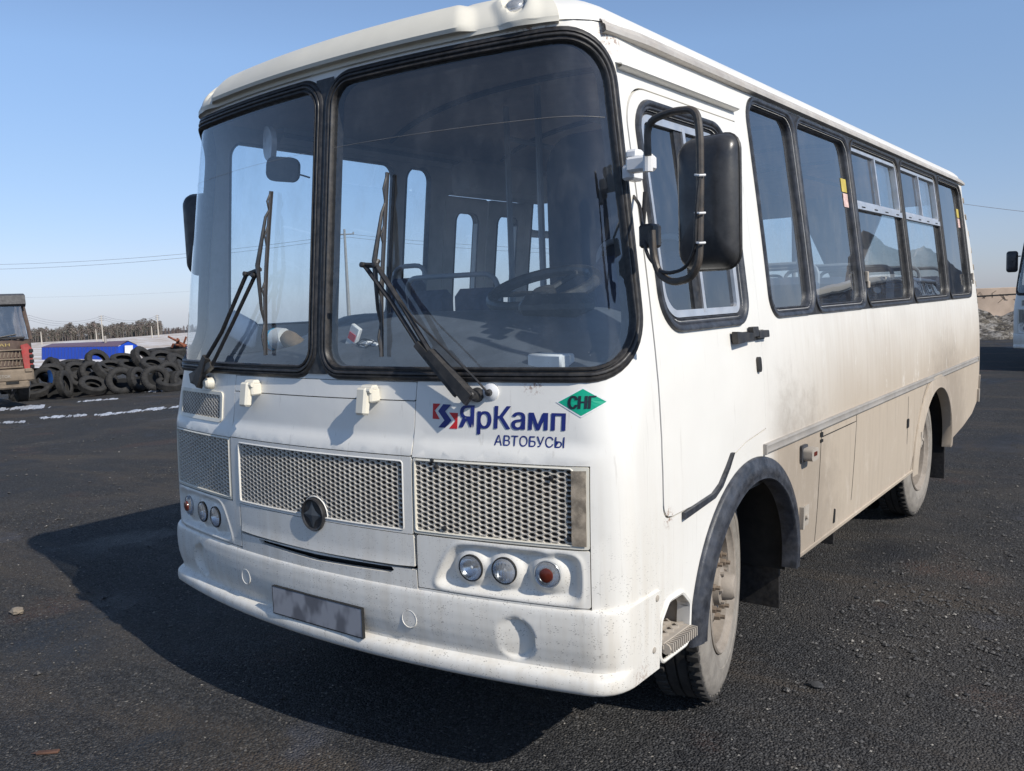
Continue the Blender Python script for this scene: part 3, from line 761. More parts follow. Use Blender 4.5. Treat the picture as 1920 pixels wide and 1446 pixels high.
def grille(x0, z0, x1, z1, m0, name='grille_frame', skip=None, mat='paint', extra=None):
    hx0, hz0, hx1, hz1 = m0
    fr = panel(name, rect(x0, z0, x1, z1), [rpoly(rect(*m0), .006, 0, 4)[::1]], off=None, mat=mat, dx=.03, dz=.02, ml=.02, th=.022)
    hexmesh('grille_mesh', hx0-.01, hz0-.004, hx1+.004, hz1+.004, fr, skip, mat='meshplastic', wall=.765, depth=.012 if hx0 > 0 else .009)
    mb = MB(); mb.grid([[SF(p, z, -.034) for z in (hz0-.02, (hz0+hz1)/2, hz1+.02)] for p in frange(hx0-.02, hx1+.02, .06)]); mb.build('grille_backing', 'grime', fr)
    # raised border bead
    mb = MB(); ribbon(mb, subdiv(rpoly(rect(*m0), .008, .001, 4), .05), SF, [(0, -.006), (0, .001), (.002, .0025), (.005, .0012), (.006, 0)]); mb.build('grille_bead', mat, fr)
    return fr
EM = (.002, .934)
ring = lambda x, z: math.hypot(x-EM[0], (z-EM[1])) < .078
cg = grille(-.563, .915, .495, 1.192, (-.497, .930, .452, 1.172), skip=ring)
rg = grille(.502, .921, 1.153, 1.1895, (.512, .934, 1.098, 1.180), mat='cream')
rg['label'] = 'grille with a strip of brown tape down its outer edge'
lg = grille(-1.153, .921, -.573, 1.1895, (-1.135, .934, -.585, 1.180), mat='cream')
mb = MB(); mb.grid([[SF(p, z, .004+.0015*math.sin(z*90+p*60)) for z in frange(.932, 1.178, .012)] for p in frange(1.098, 1.145, .012)]); mb.build('tape_strip', 'tape', rg)
# cable ties / screws in the right grille
mb = MB()
for (p, z) in ((.60, 1.165), (1.03, 1.150), (.63, .95), (1.09, .955), (.585, 1.185)):
    mb.lathe([(0, .009), (.006, .009), (.008, .004)], (0, -1, 0), 8, SF(p, z, -.004), cap=True)
mb.build('grille_screw', 'plastic', rg, split=True)
# upper left intake
vent = MB(); 
sv = panel('air_intake', rect(-1.105, 1.247, -.662, 1.378), [rpoly(rect(-1.09, 1.262, -.680, 1.364), .012, 0, 4)], mat='cream', dx=.03, dz=.02, th=.012, r=.02, proud=.006, ml=.02)
hexmesh('intake_mesh', -1.098, 1.262, -.674, 1.366, sv, W=.0215, H=.0175, depth=.003, off0=.004, wall=.74, mat='meshplastic')
mb = MB(); mb.grid([[SF(p, z, .0012) for z in (1.255, 1.31, 1.37)] for p in frange(-1.10, -.67, .05)]); mb.build('intake_backing', 'grime', sv)
# hood lower flap with slot
def flapoff(p, z): return .004*smooth(.815, .795, z)
hl = patch('lower_hood', [(-.500, .912), (-.497, .800), (-.40, .796), (0, .791), (.42, .796), (.500, .800), (.497, .912)][::-1], [rpoly([(EM[0]+.078*math.cos(t), EM[1]+.078*math.sin(t)) for t in [k*math.pi/12 for k in range(24)]], .0) if 0 else [(EM[0]+.0685*math.cos(t), EM[1]+.0685*math.sin(t)) for t in [k*math.pi/16 for k in range(17, 32)]][::-1]+[(EM[0]-.066, .9095), (EM[0]+.066, .9095)]] if 0 else [],
           lambda p, z, o: SF(p, z, o+flapoff(p, z)), 'paint', bus, frange(-.47, .47, .05), frange(.80, .90, .02), ml=.03, th=.02)
slot = [(-.376, .7835), (-.36, .766), (0, .752), (.385, .762), (.404, .774), (.394, .7845), (0, .7775)]
lp = patch('lower_nose_panel', [(-.500, .786), (-.503, .697), (.508, .697), (.505, .786)][::-1], [slot], SF, 'paint', bus, frange(-.47, .47, .05), frange(.71, .77, .02), ml=.03, th=.02)
# emblem
mb = MB(); ex, ez = EM; ey = S(ex, ez)[1]-.018
mb.lathe([(-.02, .0725), (-.006, .0725), (-.003, .071), (-.003, .069), (-.008, .065)], (0, -1, 0), 40, (ex, ey, ez)); o = mb.build('badge_ring', 'paint', bus)
mb = MB(); mb.lathe([(-.01, .064), (.010, .064), (.014, .061), (.012, .057), (.008, .054), (.008, .001)], (0, -1, 0), 40, (ex, ey, ez)); bd = mb.build('badge', 'plastic', bus)
mb = MB(); star = []
for k in range(8):
    r = .052 if k % 2 == 0 else .027; t = math.pi/2+k*math.pi/4; star.append((ex+r*math.cos(t)*(.95 if k % 4 else 1), ez+r*math.sin(t)*1.0))
V = [(a, ey-.0095, b) for a, b in star]+[(ex, ey-.014, ez)]; mb.add(V, [(k, (k+1) % 8, 8) for k in range(8)]); mb.build('emblem', simple('badge_grey', (.12, .13, .14), .35, metal=.4), bd, 10)
# lamp panels
def lampoff(sgn):
    def off(p, z):
        x = p*sgn
        left = .665+(.895-z)*(-.55)
        a_, b_, c_, e_ = (x-left)*.876, 1.122-x, .897-z, z-.742; kk = .02; d = -kk*math.log(sum(math.exp(-min(q, .3)/kk) for q in (a_, b_, c_, e_)))+.006          # inside distance
        e = -.024*smooth(-.002, .024, d)
        e += .0035*math.exp(-((d+.004)/.006)**2)
        for lx, lz in LAMPS:
            q = math.hypot(x-lx, z-lz); e += .021*smooth(.082, .044, q)
        return e
    return off
MT['lampglass'] = glass_mat('lamp_glass', (.92, .95, .97), 1.6, .16, (.50, .50, .50)); MT['reflector'] = simple('reflector', (.70, .71, .73), .22, metal=1., vary=.15, scale=40)
LAMPS = [(.731, .822), (.858, .826), (1.013, .830)]
for sgn in (1, -1):
    if sgn > 0: out = rect(.512, .727, 1.153, .9155)
    else: out = rect(-1.153, .727, -.508, .9155)
    fo = lampoff(sgn)
    x0, x1 = out[0][0], out[1][0]
    pn = patch('lamp_panel', rpoly(out, .006, 0, 4), [[(sgn*lx+.043*math.cos(a), lz+.043*math.sin(a)) for a in [k*math.pi/14 for k in range(28)]] for lx, lz in LAMPS], lambda p, z, o, fo=fo: SF(p, z, o+fo(p, z)), 'paint', bus, frange(x0+.004, x1-.004, .0066), frange(.730, .912, .0066), ml=.0132, th=.02, ang=75)
    MBf = MB(); MBf.grid([[SF(p, z, .0) for z in (.695, .712, .724)] for p in frange(x0+.003, x1-.003, .08)]); MBf.build('panel_lip', 'paint', pn)
    for k, (lx, lz) in enumerate(LAMPS):
        c = Vector(SF(sgn*lx, lz, fo(sgn*lx, lz))); n = Vector((sgn*2*.11*lx, -1, 0)).normalized()
        mb = MB(); R_ = .045
        mb.lathe([(-.01, R_+.002), (.006, R_+.002), (.008, R_+.0005), (.006, R_-.002)], n, 32, c); lo = mb.build('headlight' if k < 2 else 'turn_signal', 'gap' if k < 2 else 'lens', bus)
        mb = MB(); mb.lathe([(.004, R_-.001)]+[(.006+.012*(1-(r/R_)**2), r) for r in (R_*.9, R_*.7, R_*.45, R_*.2, .0005)], n, 32, c)
        mb.build('lens', 'lampglass', lo, 60)
        mb = MB(); mb.lathe([(.004, R_-.002), (-.006, R_*.86), (-.016, R_*.66), (-.024, R_*.40), (-.027, .010), (-.027, .0005)], n, 32, c); mb.build('reflector', 'reflector', lo, 60)
        if k < 2:
            mb = MB(); mb.lathe([(-.026, .007), (-.004, .007), (.0, .004), (.001, .0005)], n, 12, c); mb.build('bulb', 'stickwhite', lo)
            mb = MB(); t1 = Vector((0, 0, 1)).cross(n).normalized()
            for q in (-.024, -.012, 0, .012, .024): hh = math.sqrt((R_*.92)**2-q*q); mb.box(c+t1*q+n*(.0045+.010*(1-(q/R_)**2)), (.0016, .0016, hh*1.5))
            if k == 1: mb.build('lens_rib', 'lensdull', lo, split=True)
        if k == 2:
            mb = MB(); mb.lathe([(.014, .024), (.020, .023), (.023, .016), (.024, .0005)], n, 24, c); mb.build('bulb_cap', 'amber', lo)
        else:
            pass
# ---- bumper
BZ = [(.722, .0), (.720, .014), (.712, .022), (.695, .026), (.66, .029), (.62, .029), (.58, .025), (.545, .017), (.522, .009), (.509, .009), (.503, .020), (.497, .032), (.486, .040), (.466, .043), (.450, .040), (.440, .030), (.434, .0), (.436, -.06)]
def bumper_off(p, z, o):
    a = abs(p); w_ = 1-smooth(1.16, 1.30, a); e = o*w_+(.008 if o > .001 else o*(1-w_)*.5)*(1-w_)
    for fx in (-.890, .890):
        # round fog lamp blanks, open towards the centre of the bus
        q = math.hypot((p-fx), (z-.596)); dx = (p-fx)*(-1 if fx > 0 else 1)
        if q < .12: e -= .028*smooth(.078, .060, q)*smooth(-.085, .05, dx*-1+.0)*1.0 if 0 else .034*smooth(.078, .064, q)*(.50+.50*max(-1, min(1, -dx/.065)))
    return e
mb = MB(); zz_ = []
for i in range(len(BZ)-1):
    (a, b), (c, d) = BZ[i], BZ[i+1]; k = 4 if abs(a-c) > .02 else 2
    for j in range(k): t = j/k; zz_.append((a+(c-a)*t, b+(d-b)*t))
zz_.append(BZ[-1])
pp = frange(-1.478, -.98, .03)+frange(-.975, -.80, .008)+frange(-.79, .79, .04)+frange(.80, .975, .008)+frange(.98, 1.478, .03)
mb.grid([[S(p, z+(.0 if abs(p) < .9 else 0), (bumper_off(p, z, o) if o >= 0 else o)) for z, o in zz_] for p in pp]); bump = mb.build('bumper', 'paint', bus, 50)
for x in (-.470, .472):
    c = Vector(S(x, .606, .0275)); mb = MB(); mb.lathe([(-.01, .034), (.0, .034), (.0025, .032), (-.001, .0295), (.001, .027), (.001, .0005)], (2*.11*x, -1, 0), 20, c); mb.build('bumper_plug', 'paint', bump)
mb = MB()
for (y, z) in ((.40, .70), (.385, .52)): mb.lathe([(0, .011), (.004, .011), (.006, .006)], (1, 0, 0), 10, S(pside(y, z), z, .007), cap=True)
mb.build('bumper_bolt', 'dusty', bump, split=True)
# number plate: the characters are unreadable in the photograph
t = NT('number_plate_blank'); v = t.coord(); c = t.mix(t.rng(t.noise(t.mapping(v, (9, 9, 5)), 1.6, 2), .42, .60), (.36, .36, .38), (.16, .16, .175)); t.setc(c); t.setr(.5); MT['plate'] = t.m
mb = MB(); mb.box((0.005, S(0, .56)[1]-.036, .557), (.52, .006, .112), bev=.002); pl_ = mb.build('number_plate', 'plate', bump)
mb = MB(); ribbon(mb, rect(-.255, .501, .265, .613), lambda x, z, o: (x, S(0, .56)[1]-.036-o, z), [(0, .002), (0, .004), (.002, .004), (.002, -.01)]); mb.build('plate_frame', 'gap', pl_)
# ---- lettering
def lettering(name, text, x0, x1, z0, z1, mat, fat=0., parent=bus, shear=0., cap=None, mapf=None, off=.0012, bold=()):
    cu = bpy.data.curves.new('tmp', 'FONT'); cu.body = text; cu.offset = fat; cu.resolution_u = 3; cu.shear = shear
    to = bpy.data.objects.new('tmp', cu); COL.objects.link(to); bpy.context.view_layer.update()
    dg_ = bpy.context.evaluated_depsgraph_get(); me = to.evaluated_get(dg_).to_mesh()
    V = [tuple(q.co) for q in me.vertices]; F = [tuple(p.vertices) for p in me.polygons]
    bpy.data.objects.remove(to)
    bx0, bx1 = min(q[0] for q in V), max(q[0] for q in V); by0, by1 = min(q[1] for q in V), max(q[1] for q in V)
    if cap: by0 = cap[0]; by1 = cap[1]
    mf = mapf or (lambda x, z: SF(x, z, off))
    mb = MB(); mb.add([mf(x0+(q[0]-bx0)/(bx1-bx0)*(x1-x0), z0+(q[1]-by0)/(by1-by0)*(z1-z0)) for q in V], F)
    for k, sh in enumerate(bold): mb.add([Vector(mf(x0+sh+(q[0]-bx0)/(bx1-bx0)*(x1-x0), z0+(q[1]-by0)/(by1-by0)*(z1-z0)))+Vector((0, -.0003*(k+1), 0)) for q in V], F)
    return mb.build(name, mat, parent, None)
lettering('lettering', 'ЯрКамп', .684, 1.068, 1.303, 1.378, 'navy', 0., cap=(0., .72), bold=(.0018, .0032, -.0014))
lettering('lettering', 'АВТОБУСЫ', .822, 1.069, 1.248, 1.281, 'navy', 0., cap=(0., .70), bold=(.0007,))
def decal(name, poly, mat, o=.0012, parent=bus): return MB().add([SF(x, z, o) for x, z in poly], [tuple(range(len(poly)))]).build(name, mat, parent, None)
def lg_(P, x0=.572, x1=.676, z0=1.297, z1=1.381): return [(x0+a/242*(x1-x0), z1-b/252*(z1-z0)) for a, b in P]
decal('logo', lg_([(0, 0), (72, 0), (22, 72), (72, 160), (4, 160)]), 'red')
decal('logo', lg_([(160, 88), (242, 90), (242, 252), (165, 252), (222, 172)]), 'red')
decal('logo', lg_([(100, 4), (176, 6), (122, 76), (55, 76)]), 'navy', .0014); decal('logo', lg_([(55, 76), (122, 76), (186, 168), (118, 170)]), 'navy', .0014); decal('logo', lg_([(118, 170), (186, 168), (128, 246), (62, 246)]), 'navy', .0014)
dm = (1.1215, 1.395)
def dia(a, b): return [(dm[0]-a, dm[1]), (dm[0], dm[1]-b), (dm[0]+a, dm[1]), (dm[0], dm[1]+b)]
def sub4(P): return subdiv(P, .02)
def fan(name, P, mat, o):
    P = sub4(P); return MB().add([SF(x, z, o) for x, z in P]+[SF(dm[0], dm[1], o)]+[SF(dm[0]+(x-dm[0])*.5, dm[1]+(z-dm[1])*.5, o) for x, z in P], [(i, (i+1) % len(P), len(P)+1+(i+1) % len(P), len(P)+1+i) for i in range(len(P))]+[(len(P)+1+i, len(P)+1+(i+1) % len(P), len(P)) for i in range(len(P))]).build(name, mat, bus, None)
fan('fuel_sign', dia(.087, .049), 'stickwhite', .0012); sg = fan('fuel_sign', dia(.079, .043), 'green', .0018)
lettering('lettering', 'СНГ', dm[0]-.043, dm[0]+.043, dm[1]-.020, dm[1]+.020, 'ink', 0., cap=(0., .72), off=.0026, bold=(.0015, -.0015, .0026, -.0026))
# ---- visor over the windscreen with the marker lamps
def visoff(p, v):
    side_ = smooth(-.815, -.775, p)*(1-smooth(.64, .72, p))
    e = .010
    e += (.036*smooth(.007, .014, v)+.003)*side_*(1-.9*smooth(.075, .188, v))
    e += .010*(1-side_)
    for lx in (-.868, .868):
        q = math.hypot(p-lx, (v-.065)*1.0)
        e += .014*smooth(.10, .055, q)-.020*smooth(.046, .036, q)
    return e
vp = frange(-1.175, -.75, .012)+frange(-.74, .62, .05)+frange(.63, 1.0, .012)
vv_ = [-.010, -.008, -.004, .002, .006, .008, .010, .012, .014, .018, .024, .032, .040, .048, .056, .065, .075, .085, .095, .105, .115, .125, .14, .155, .17, .18, .186, .188]
def vcl(p, v):
    o = visoff(p, v)
    if v <= -.0099 or v >= .1879: o = -.002
    return TF(p, v, o)
mb = MB(); mb.grid([[vcl(p, v) for v in vv_] for p in vp])
for pe, d in ((vp[0], 0), (vp[-1], 1)):
    a = [vcl(pe, v) for v in vv_]; b = [TF(pe, v, -.004) for v in vv_]
    mb.grid([a, b] if d else [b, a])
vis = mb.build('visor', 'cream', bus, 40)
for lx in (-.868, .868):
    c = TF(lx, .065, .006); n = (TF(lx, .065, .05)-TF(lx, .065, 0)).normalized()
    mb = MB(); mb.lathe([(0, .040), (.012, .040), (.014, .036), (.008, .034)], n, 28, c); lo = mb.build('roof_marker_lamp', 'alu', bus)
    mb = MB(); mb.lathe([(.006, .036), (.018, .034), (.024, .025), (.027, .012), (.0275, .0005)], n, 24, c); mb.build('lens', 'lens', lo, 50)
# ---- wipers
def strip_box(mb, a, b, w0, w1, h, up):
    a, b = Vector(a), Vector(b); t = (b-a).normalized(); s_ = t.cross(up).normalized(); V = []
    for p, q in ((a, w0), (b, w1)):
        V += [p-s_*q/2, p-s_*q/2*.7+up*h, p+s_*q/2*.7+up*h, p+s_*q/2]
    mb.add(V, [(0, 1, 5, 4), (1, 2, 6, 5), (2, 3, 7, 6), (3, 0, 4, 7), (0, 3, 2, 1), (4, 5, 6, 7)])
UPN = Vector((0, -1, .1)).normalized()
def wiper(P, blade, sgn):
    sp = lambda q, o=.045: Vector(S(q[0], q[1], o))
    mb = MB(); pv = sp(P['pivot'], 0); n = Vector((.2*sgn, -1, .1)).normalized()
    mb.lathe([(0, .026), (.02, .022), (.03, .016), (.055, .015), (.058, .012)], n, 16, pv, cap=True)
    strip_box(mb, sp(P['pivot'], .04)+Vector((0, 0, -.012)), sp(P['a1'], .045), .062, .040, .024, UPN)
    strip_box(mb, sp(P['b0'], .036), sp(P['b1'], .042), .060, .034, .020, UPN)
    root = mb.build('wiper', 'plastic', bus, 30)
    mb = MB(); mb.tube([sp(P['a1'], .052), sp(P['a2'], .056), sp(P['a3'], .058)], .0095, 6); mb.tube([sp(P['b1'], .048), sp(P['b2'], .052), sp(P['b3'], .056)], .0085, 6)
    mb.tube([sp(P['b3'], .056), sp(P['a3'], .058), sp(P['blade'], .045)], .010, 6)
    for q in ('a3', 'b3'): mb.lathe([(0, .010), (.02, .010), (.022, .006)], UPN, 10, sp(P[q], .052), cap=True)
    mb.build('wiper_arm', 'plastic', root, 40)
    mb = MB(); B = [sp(q, .020) for q in blade]; mb.tube(B, .0062, 6)
    mb.tube([sp(q, .010) for q in blade], .003, 4)
    mb.build('blade', simple('blade_alu', (.085, .08, .078), .35, metal=.4) if sgn > 0 else bpy.data.materials['blade_alu'], root)
    mb = MB(); L = len(B)
    def at(t):
        t *= L-1; i = min(int(t), L-2); return B[i]+(B[i+1]-B[i])*(t-i)
    mb.tube([at(.14), at(.20)+UPN*.016, at(.5)+UPN*.040, at(.80)+UPN*.016, at(.86)], [.004, .006, .010, .006, .004], 6)
    for q in (.08, .32, .68, .92): mb.tube([at(q-.06)+UPN*.002, at(q)+UPN*.014, at(q+.06)+UPN*.002], .004, 5)
    mb.build('blade_yoke', 'plastic', root, 40); return root
wiper(dict(pivot=(.748, 1.414), a1=(.585, 1.560), a2=(.470, 1.720), a3=(.345, 1.872), b0=(.700, 1.428), b1=(.530, 1.590), b2=(.410, 1.742), b3=(.286, 1.876), blade=(.341, 1.89)),
      [(.349, 2.206), (.344, 2.02), (.340, 1.887), (.338, 1.754), (.344, 1.544)], 1)
wiper(dict(pivot=(-.830, 1.418), a1=(-.735, 1.530), a2=(-.596, 1.640), a3=(-.405, 1.876), b0=(-.90, 1.430), b1=(-.69, 1.500), b2=(-.52, 1.670), b3=(-.345, 1.868), blade=(-.326, 1.892)),
      [(-.306, 2.206), (-.316, 2.074), (-.326, 1.903), (-.328, 1.774), (-.318, 1.544)], -1)
# washer jet and hose
c = Vector(S(.800, 1.424, 0)); mb = MB(); mb.lathe([(0, .030), (.006, .030), (.012, .020), (.014, .012)], (.17, -1, 0), 20, c); wj = mb.build('washer_jet', 'stickwhite', bus)
mb = MB(); mb.lathe([(.008, .012), (.026, .011), (.030, .006)], (.17, -1, 0), 12, c, cap=True)
mb.tube([Vector(S(q[0], q[1], o)) for q, o in (((.802, 1.426), .03), ((.765, 1.475), .055), ((.66, 1.565), .06), ((.53, 1.67), .062), ((.455, 1.745), .062))], .0036, 6); mb.build('washer_hose', 'plastic', wj)
c = Vector(S(-.775, 1.412, .012)); mb = MB(); mb.lathe([(-.012, .026), (.02, .024), (.028, .015)], (-.17, -1, 0), 16, c, cap=True); mb.build('washer_cap', 'cream', bus)
# ---- mirrors
def mirror_head(c, w_, h, tilt, parent):
    mb = MB(); N = 9; rings = []
    for sc, d in ((1., .0), (1.02, -.012), (.99, -.030), (.93, -.044), (.80, -.056), (.5, -.064), (.05, -.066)):
        r = [(x, d, z) for x, z in rpoly(rect(-w_/2*sc, -h/2*sc, w_/2*sc, h/2*sc), .045*sc, 0, 5)]; rings.append(r+[r[0]])
    R = Matrix.Rotation(tilt, 3, 'Z')
    mb.grid([[Vector(c)+R @ Vector(p) for p in r] for r in rings])
    o = mb.build('mirror', 'mirrorback', parent, 50)
    mb = MB(); r = [Vector(c)+R @ Vector((x, .001, z)) for x, z in rpoly(rect(-w_/2*.95, -h/2*.95, w_/2*.95, h/2*.95), .04, 0, 5)]
    mb.add(r, [tuple(range(len(r)))]); mb.build('mirror_glass', 'chrome', o)
    mb = MB(); q = [Vector(c)+R @ Vector((x, -.006, z)) for x, z in subdiv(rpoly(rect(-w_/2, -h/2, w_/2, h/2), .045, .002, 5), .06)]; mb.tube(q+[q[0]], .006, 6); mb.build('mirror_rim', 'rubber', o)
    return o
MT['mirrorback'] = simple('mirror_back_plastic', (.035, .036, .040), .38, vary=.35, scale=6, bump=.15, dust=.3, dustcol=(.13, .125, .12))
def MP(u, v, y=.22): return PY(u, v, y)
arm = fillets([MP(1215, 292), MP(1213, 228), MP(1262, 208, .20), MP(1306, 205, .18), MP(1312, 250, .17), MP(1313, 350, .17), MP(1311, 490, .17), MP(1297, 521, .18), MP(1262, 531, .2), MP(1236, 515), MP(1225, 480), MP(1222, 432)], .05)
mb = MB(); mb.tube(arm, .0115, 10); ma = mb.build('mirror_arm', simple('arm_steel', (.05, .046, .042), .5, vary=.4, scale=14, dust=.5, dustcol=(.16, .12, .09)), bus)
mirror_head(MP(1335, 382, .295)+Vector((-.0, 0, 0)), .195, .385, -.16, bus)
bk = Vector(MP(1203, 312, .30))
mb = MB(); mb.box(MP(1202, 308, .30), (.090, .05, .048), bev=.008); mb.box(MP(1190, 290, .34), (.045, .05, .03), bev=.008); mb.box(MP(1186, 325, .36), (.04, .08, .05), bev=.008)
mb.tube([MP(1215, 290, .26), MP(1215, 322, .26)], .016, 10); mb.tube([MP(1190, 283, .36), MP(1190, 335, .36)], .012, 8); mb.build('mirror_bracket', 'stickwhite', bus)
mb = MB(); mb.box(MP(1219, 443, .32), (.05, .07, .075), bev=.008); mb.tube([MP(1210, 360, .40), MP(1206, 420, .40)], .008, 8); mb.build('lower_mirror_clamp', 'plastic', bus)
mb = MB(); mb.tube(fillets([MP(1188, 368, .44), MP(1200, 385, .40), MP(1206, 440, .30), MP(1213, 480, .26), MP(1245, 515, .20), MP(1285, 505, .18), MP(1303, 470, .16), MP(1305, 400, .155), MP(1312, 330, .155)], .06), .0055, 8)
mb.build('mirror_cable', 'plastic', bus)
mb = MB()
for v in (328, 399, 455): mb.tube([MP(1303, v, .165), MP(1312, v+1, .145), MP(1322, v, .165)], .0035, 6)
mb.build('cable_tie', 'stickwhite', bus, split=True)
# far mirror
q0 = PY(384, 440, .50)
mirror_head(q0, .19, .40, .35, bus)
mb = MB(); mb.tube([(q0.x+.05, .50, q0.z+.1), (-1.19, .44, q0.z+.1)], .011, 8); mb.build('mirror_arm', 'plastic', bus)
# ---- passenger door (far side)
for a, b in ((2.105, 2.535), (2.545, 2.975)):
    fr = patch('passenger_door_leaf', PW(rpoly(rect(a, .59, b, 2.41), .03), -1), [PW(rpoly(rect(a+.10, 1.05, b-.10, 2.31), .06), -1)], lambda p, z, o: S(p, z, -.012+o), 'paint', bus, [], frange(.7, 2.4, .1), ml=.1, th=.035, inner=('leaf_lining', 'trim'))
    gl = patch('door_glass', PW(rpoly(rect(a+.095, 1.045, b-.095, 2.315), .06), -1), [], lambda p, z, o: S(p, z, -.03+o), 'pane', fr, [], frange(1.1, 2.3, .1), ml=.1, wall=False)
    mb = MB(); ribbon(mb, PW(rpoly(rect(a+.10, 1.05, b-.10, 2.31), .06), -1), lambda p, z, o: S(p, z, o), [(0, -.06), (0, -.004), (.03, -.004), (.03, -.012)]); mb.build('gasket', 'rubber', fr)
# ---- cabin
mb = MB(); mb.box((0, 3.62, .90), (2.36, 6.3, .06)); mb.build('floor', 'floor', bus)
mb = MB(); mb.box((0, 3.5, .62), (1.2, 6.2, .5)); mb.box((0, 3.0, .66), (2.2, 2.1, .40)); mb.box((0, 6.1, .78), (2.2, .9, .3)); mb.box((0, .48, .66), (2.1, .5, .40)); mb.build('chassis', 'under', bus)
mb = MB(); mb.tube([(-.9, 1.24, .473), (.9, 1.24, .473)], .05, 10); mb.tube([(-.9, 4.84, .473), (.9, 4.84, .473)], .07, 10); mb.build('axle', 'under', bus, split=True)
mb = MB()
DX = frange(-1.14, 1.14, .06); prof = [(.05, 1.475), (.12, 1.515), (.22, 1.560), (.32, 1.610), (.42, 1.652), (.52, 1.690), (.60, 1.694), (.66, 1.668), (.69, 1.58), (.70, 1.4), (.70, .93)]
def dashp(x, i):
    d, z = prof[i]; k = smooth(-.95, -.35, x)*(1-.45*smooth(.85, 1.14, x)); zb = 1.475+.04*min(1, d/.2)
    y0 = S(x if abs(x) < 1.1 else math.copysign(1.1, x), 1.48)[1]
    return (x, y0+d-.01, (zb+(z-zb)*k if z > 1.47 else z))
mb.grid([[dashp(x, i) for i in range(len(prof))] for x in DX]); da = mb.build('dashboard', 'dash', bus, 50)
mb = MB(); mb.box((.74, .60, 1.70), (.30, .16, .10), bev=.04); mb.build('instrument_hood', 'plastic', da)
mb = MB(); mb.box((-.02, 1.35, 1.24), (.72, 1.2, .62), bev=.08); mb.build('engine_cover', 'dash', bus)
# steering wheel
sw = Vector((.52, .84, 1.775)); ax = Vector((0, -.34, .94)).normalized(); u = ax.orthogonal().normalized(); b = ax.cross(u)
mb = MB(); mb.tube([sw+(u*math.cos(t)+b*math.sin(t))*.225 for t in [k*math.pi/18 for k in range(37)]], .025, 10)
for k in range(3): t = k*2.1+.5; mb.tube([sw-ax*.02, sw+(u*math.cos(t)+b*math.sin(t))*.22], .012, 6)
mb.tube([sw, sw-ax*.5], .03, 8); mb.lathe([(-.03, .05), (.0, .045), (.01, .0005)], ax, 14, sw); mb.build('steering_wheel', 'plastic', bus)
def seat_bench(x0, x1, y, face=1, z0=.93, top=1.80, nm='passenger_seat'):
    c = (x0+x1)/2; w_ = x1-x0
    mb = MB(); mb.box((c, y+.02*face, z0+.42), (w_, .42, .11), bev=.04); o = mb.build(nm, 'seat', bus)
    n = 2 if w_ > .6 else 1
    for i in range(n):
        mb = MB(); mb.box((x0+w_*(i+.5)/n, y+.24*face, z0+.42+(top-z0-.42)/2), (w_/n-.02, .09, top-z0-.42), bev=.045); mb.build('backrest', 'seat', o)
    mb = MB(); mb.tube(fillets([(x0+.03, y+.24*face, top-.14), (x0+.02, y+.27*face, top+.07), (x1-.02, y+.27*face, top+.07), (x1-.03, y+.24*face, top-.14)], .09), .014, 8); mb.build('grab_rail', 'tube', o)
    mb = MB()
    for x in (x0+.08, x1-.08): mb.tube([(x, y-.1*face, z0), (x, y, z0+.38)], .016, 6)
    mb.build('seat_leg', 'tube', o, split=True); return o
for y in (2.35, 3.15, 3.95, 4.75, 5.55): seat_bench(.32, 1.12, y)
for y in (3.5, 4.3, 5.1, 5.85): seat_bench(-1.10, -.32, y)
seat_bench(-.78, -.10, 1.62, -1, top=1.80, nm='crew_seat')
seat_bench(-1.08, -.78, 1.30, 1, top=1.88, nm='crew_seat')
seat_bench(.42, .92, 1.16, 1, top=1.92, nm='driver_seat')
# partition behind the driver
pp_ = rpoly([(.13, 1.0), (1.12, 1.0), (1.08, 2.52), (.13, 2.52)], [.01, .01, .12, .16]); mb = MB()
mb.prism(pp_, lambda x, z, o: (x, 1.46+o, z), 0, .02); mb.build('partition', simple('partition_panel', (.028, .033, .05), .6), bus)
mb = MB()
for x, y, z1 in ((.09, 1.46, 2.78), (-.36, 1.80, 2.80), (-.30, 3.1, 2.80), (.28, 3.0, 2.80), (.28, 4.6, 2.8)): mb.tube([(x, y, .93), (x, y, z1)], .017, 8)
mb.tube([(-.33, 1.8, 2.62), (-.33, 6.0, 2.62)], .015, 8); mb.tube([(.28, 1.6, 2.62), (.28, 6.0, 2.62)], .015, 8)
mb.build('handrail', 'tube', bus, split=True)
# door mechanism casing, heater and boards over the far door
mb = MB(); mb.box((-.93, 2.54, 2.50), (.20, .95, .20), bev=.03); mb.build('door_mechanism', 'trim', bus)
# interior mirrors
def disc(name, u, v, y, w_, h, rot, r):
    c = PY(u, v, y); R = rot; mb = MB(); P = rpoly(rect(-w_/2, -h/2, w_/2, h/2), r, 0, 6)
    mb.add([c+R @ Vector((x, -.012, z)) for x, z in P]+[c+R @ Vector((x, .012, z)) for x, z in P], [tuple(range(len(P))), tuple(range(len(P), 2*len(P)))[::-1]]+[(i, len(P)+i, len(P)+(i+1) % len(P), (i+1) % len(P)) for i in range(len(P))])
    return mb.build(name, 'plastic', bus, 40)
im = disc('interior_mirror', 531, 318, .34, .150, .105, Matrix.Rotation(.45, 3, 'Z') @ Matrix.Rotation(.12, 3, 'Y'), .035)
MB().tube([PY(557, 326, .34), PY(580, 333, .26)], .004, 6).build('mirror_stem', 'plastic', im)
im2 = disc('interior_mirror', 506, 270, .38, .15, .15, Matrix.Rotation(-.42, 3, 'Z') @ Matrix.Rotation(.42, 3, 'Y'), .06); im2.data.materials[0] = MT['alu']
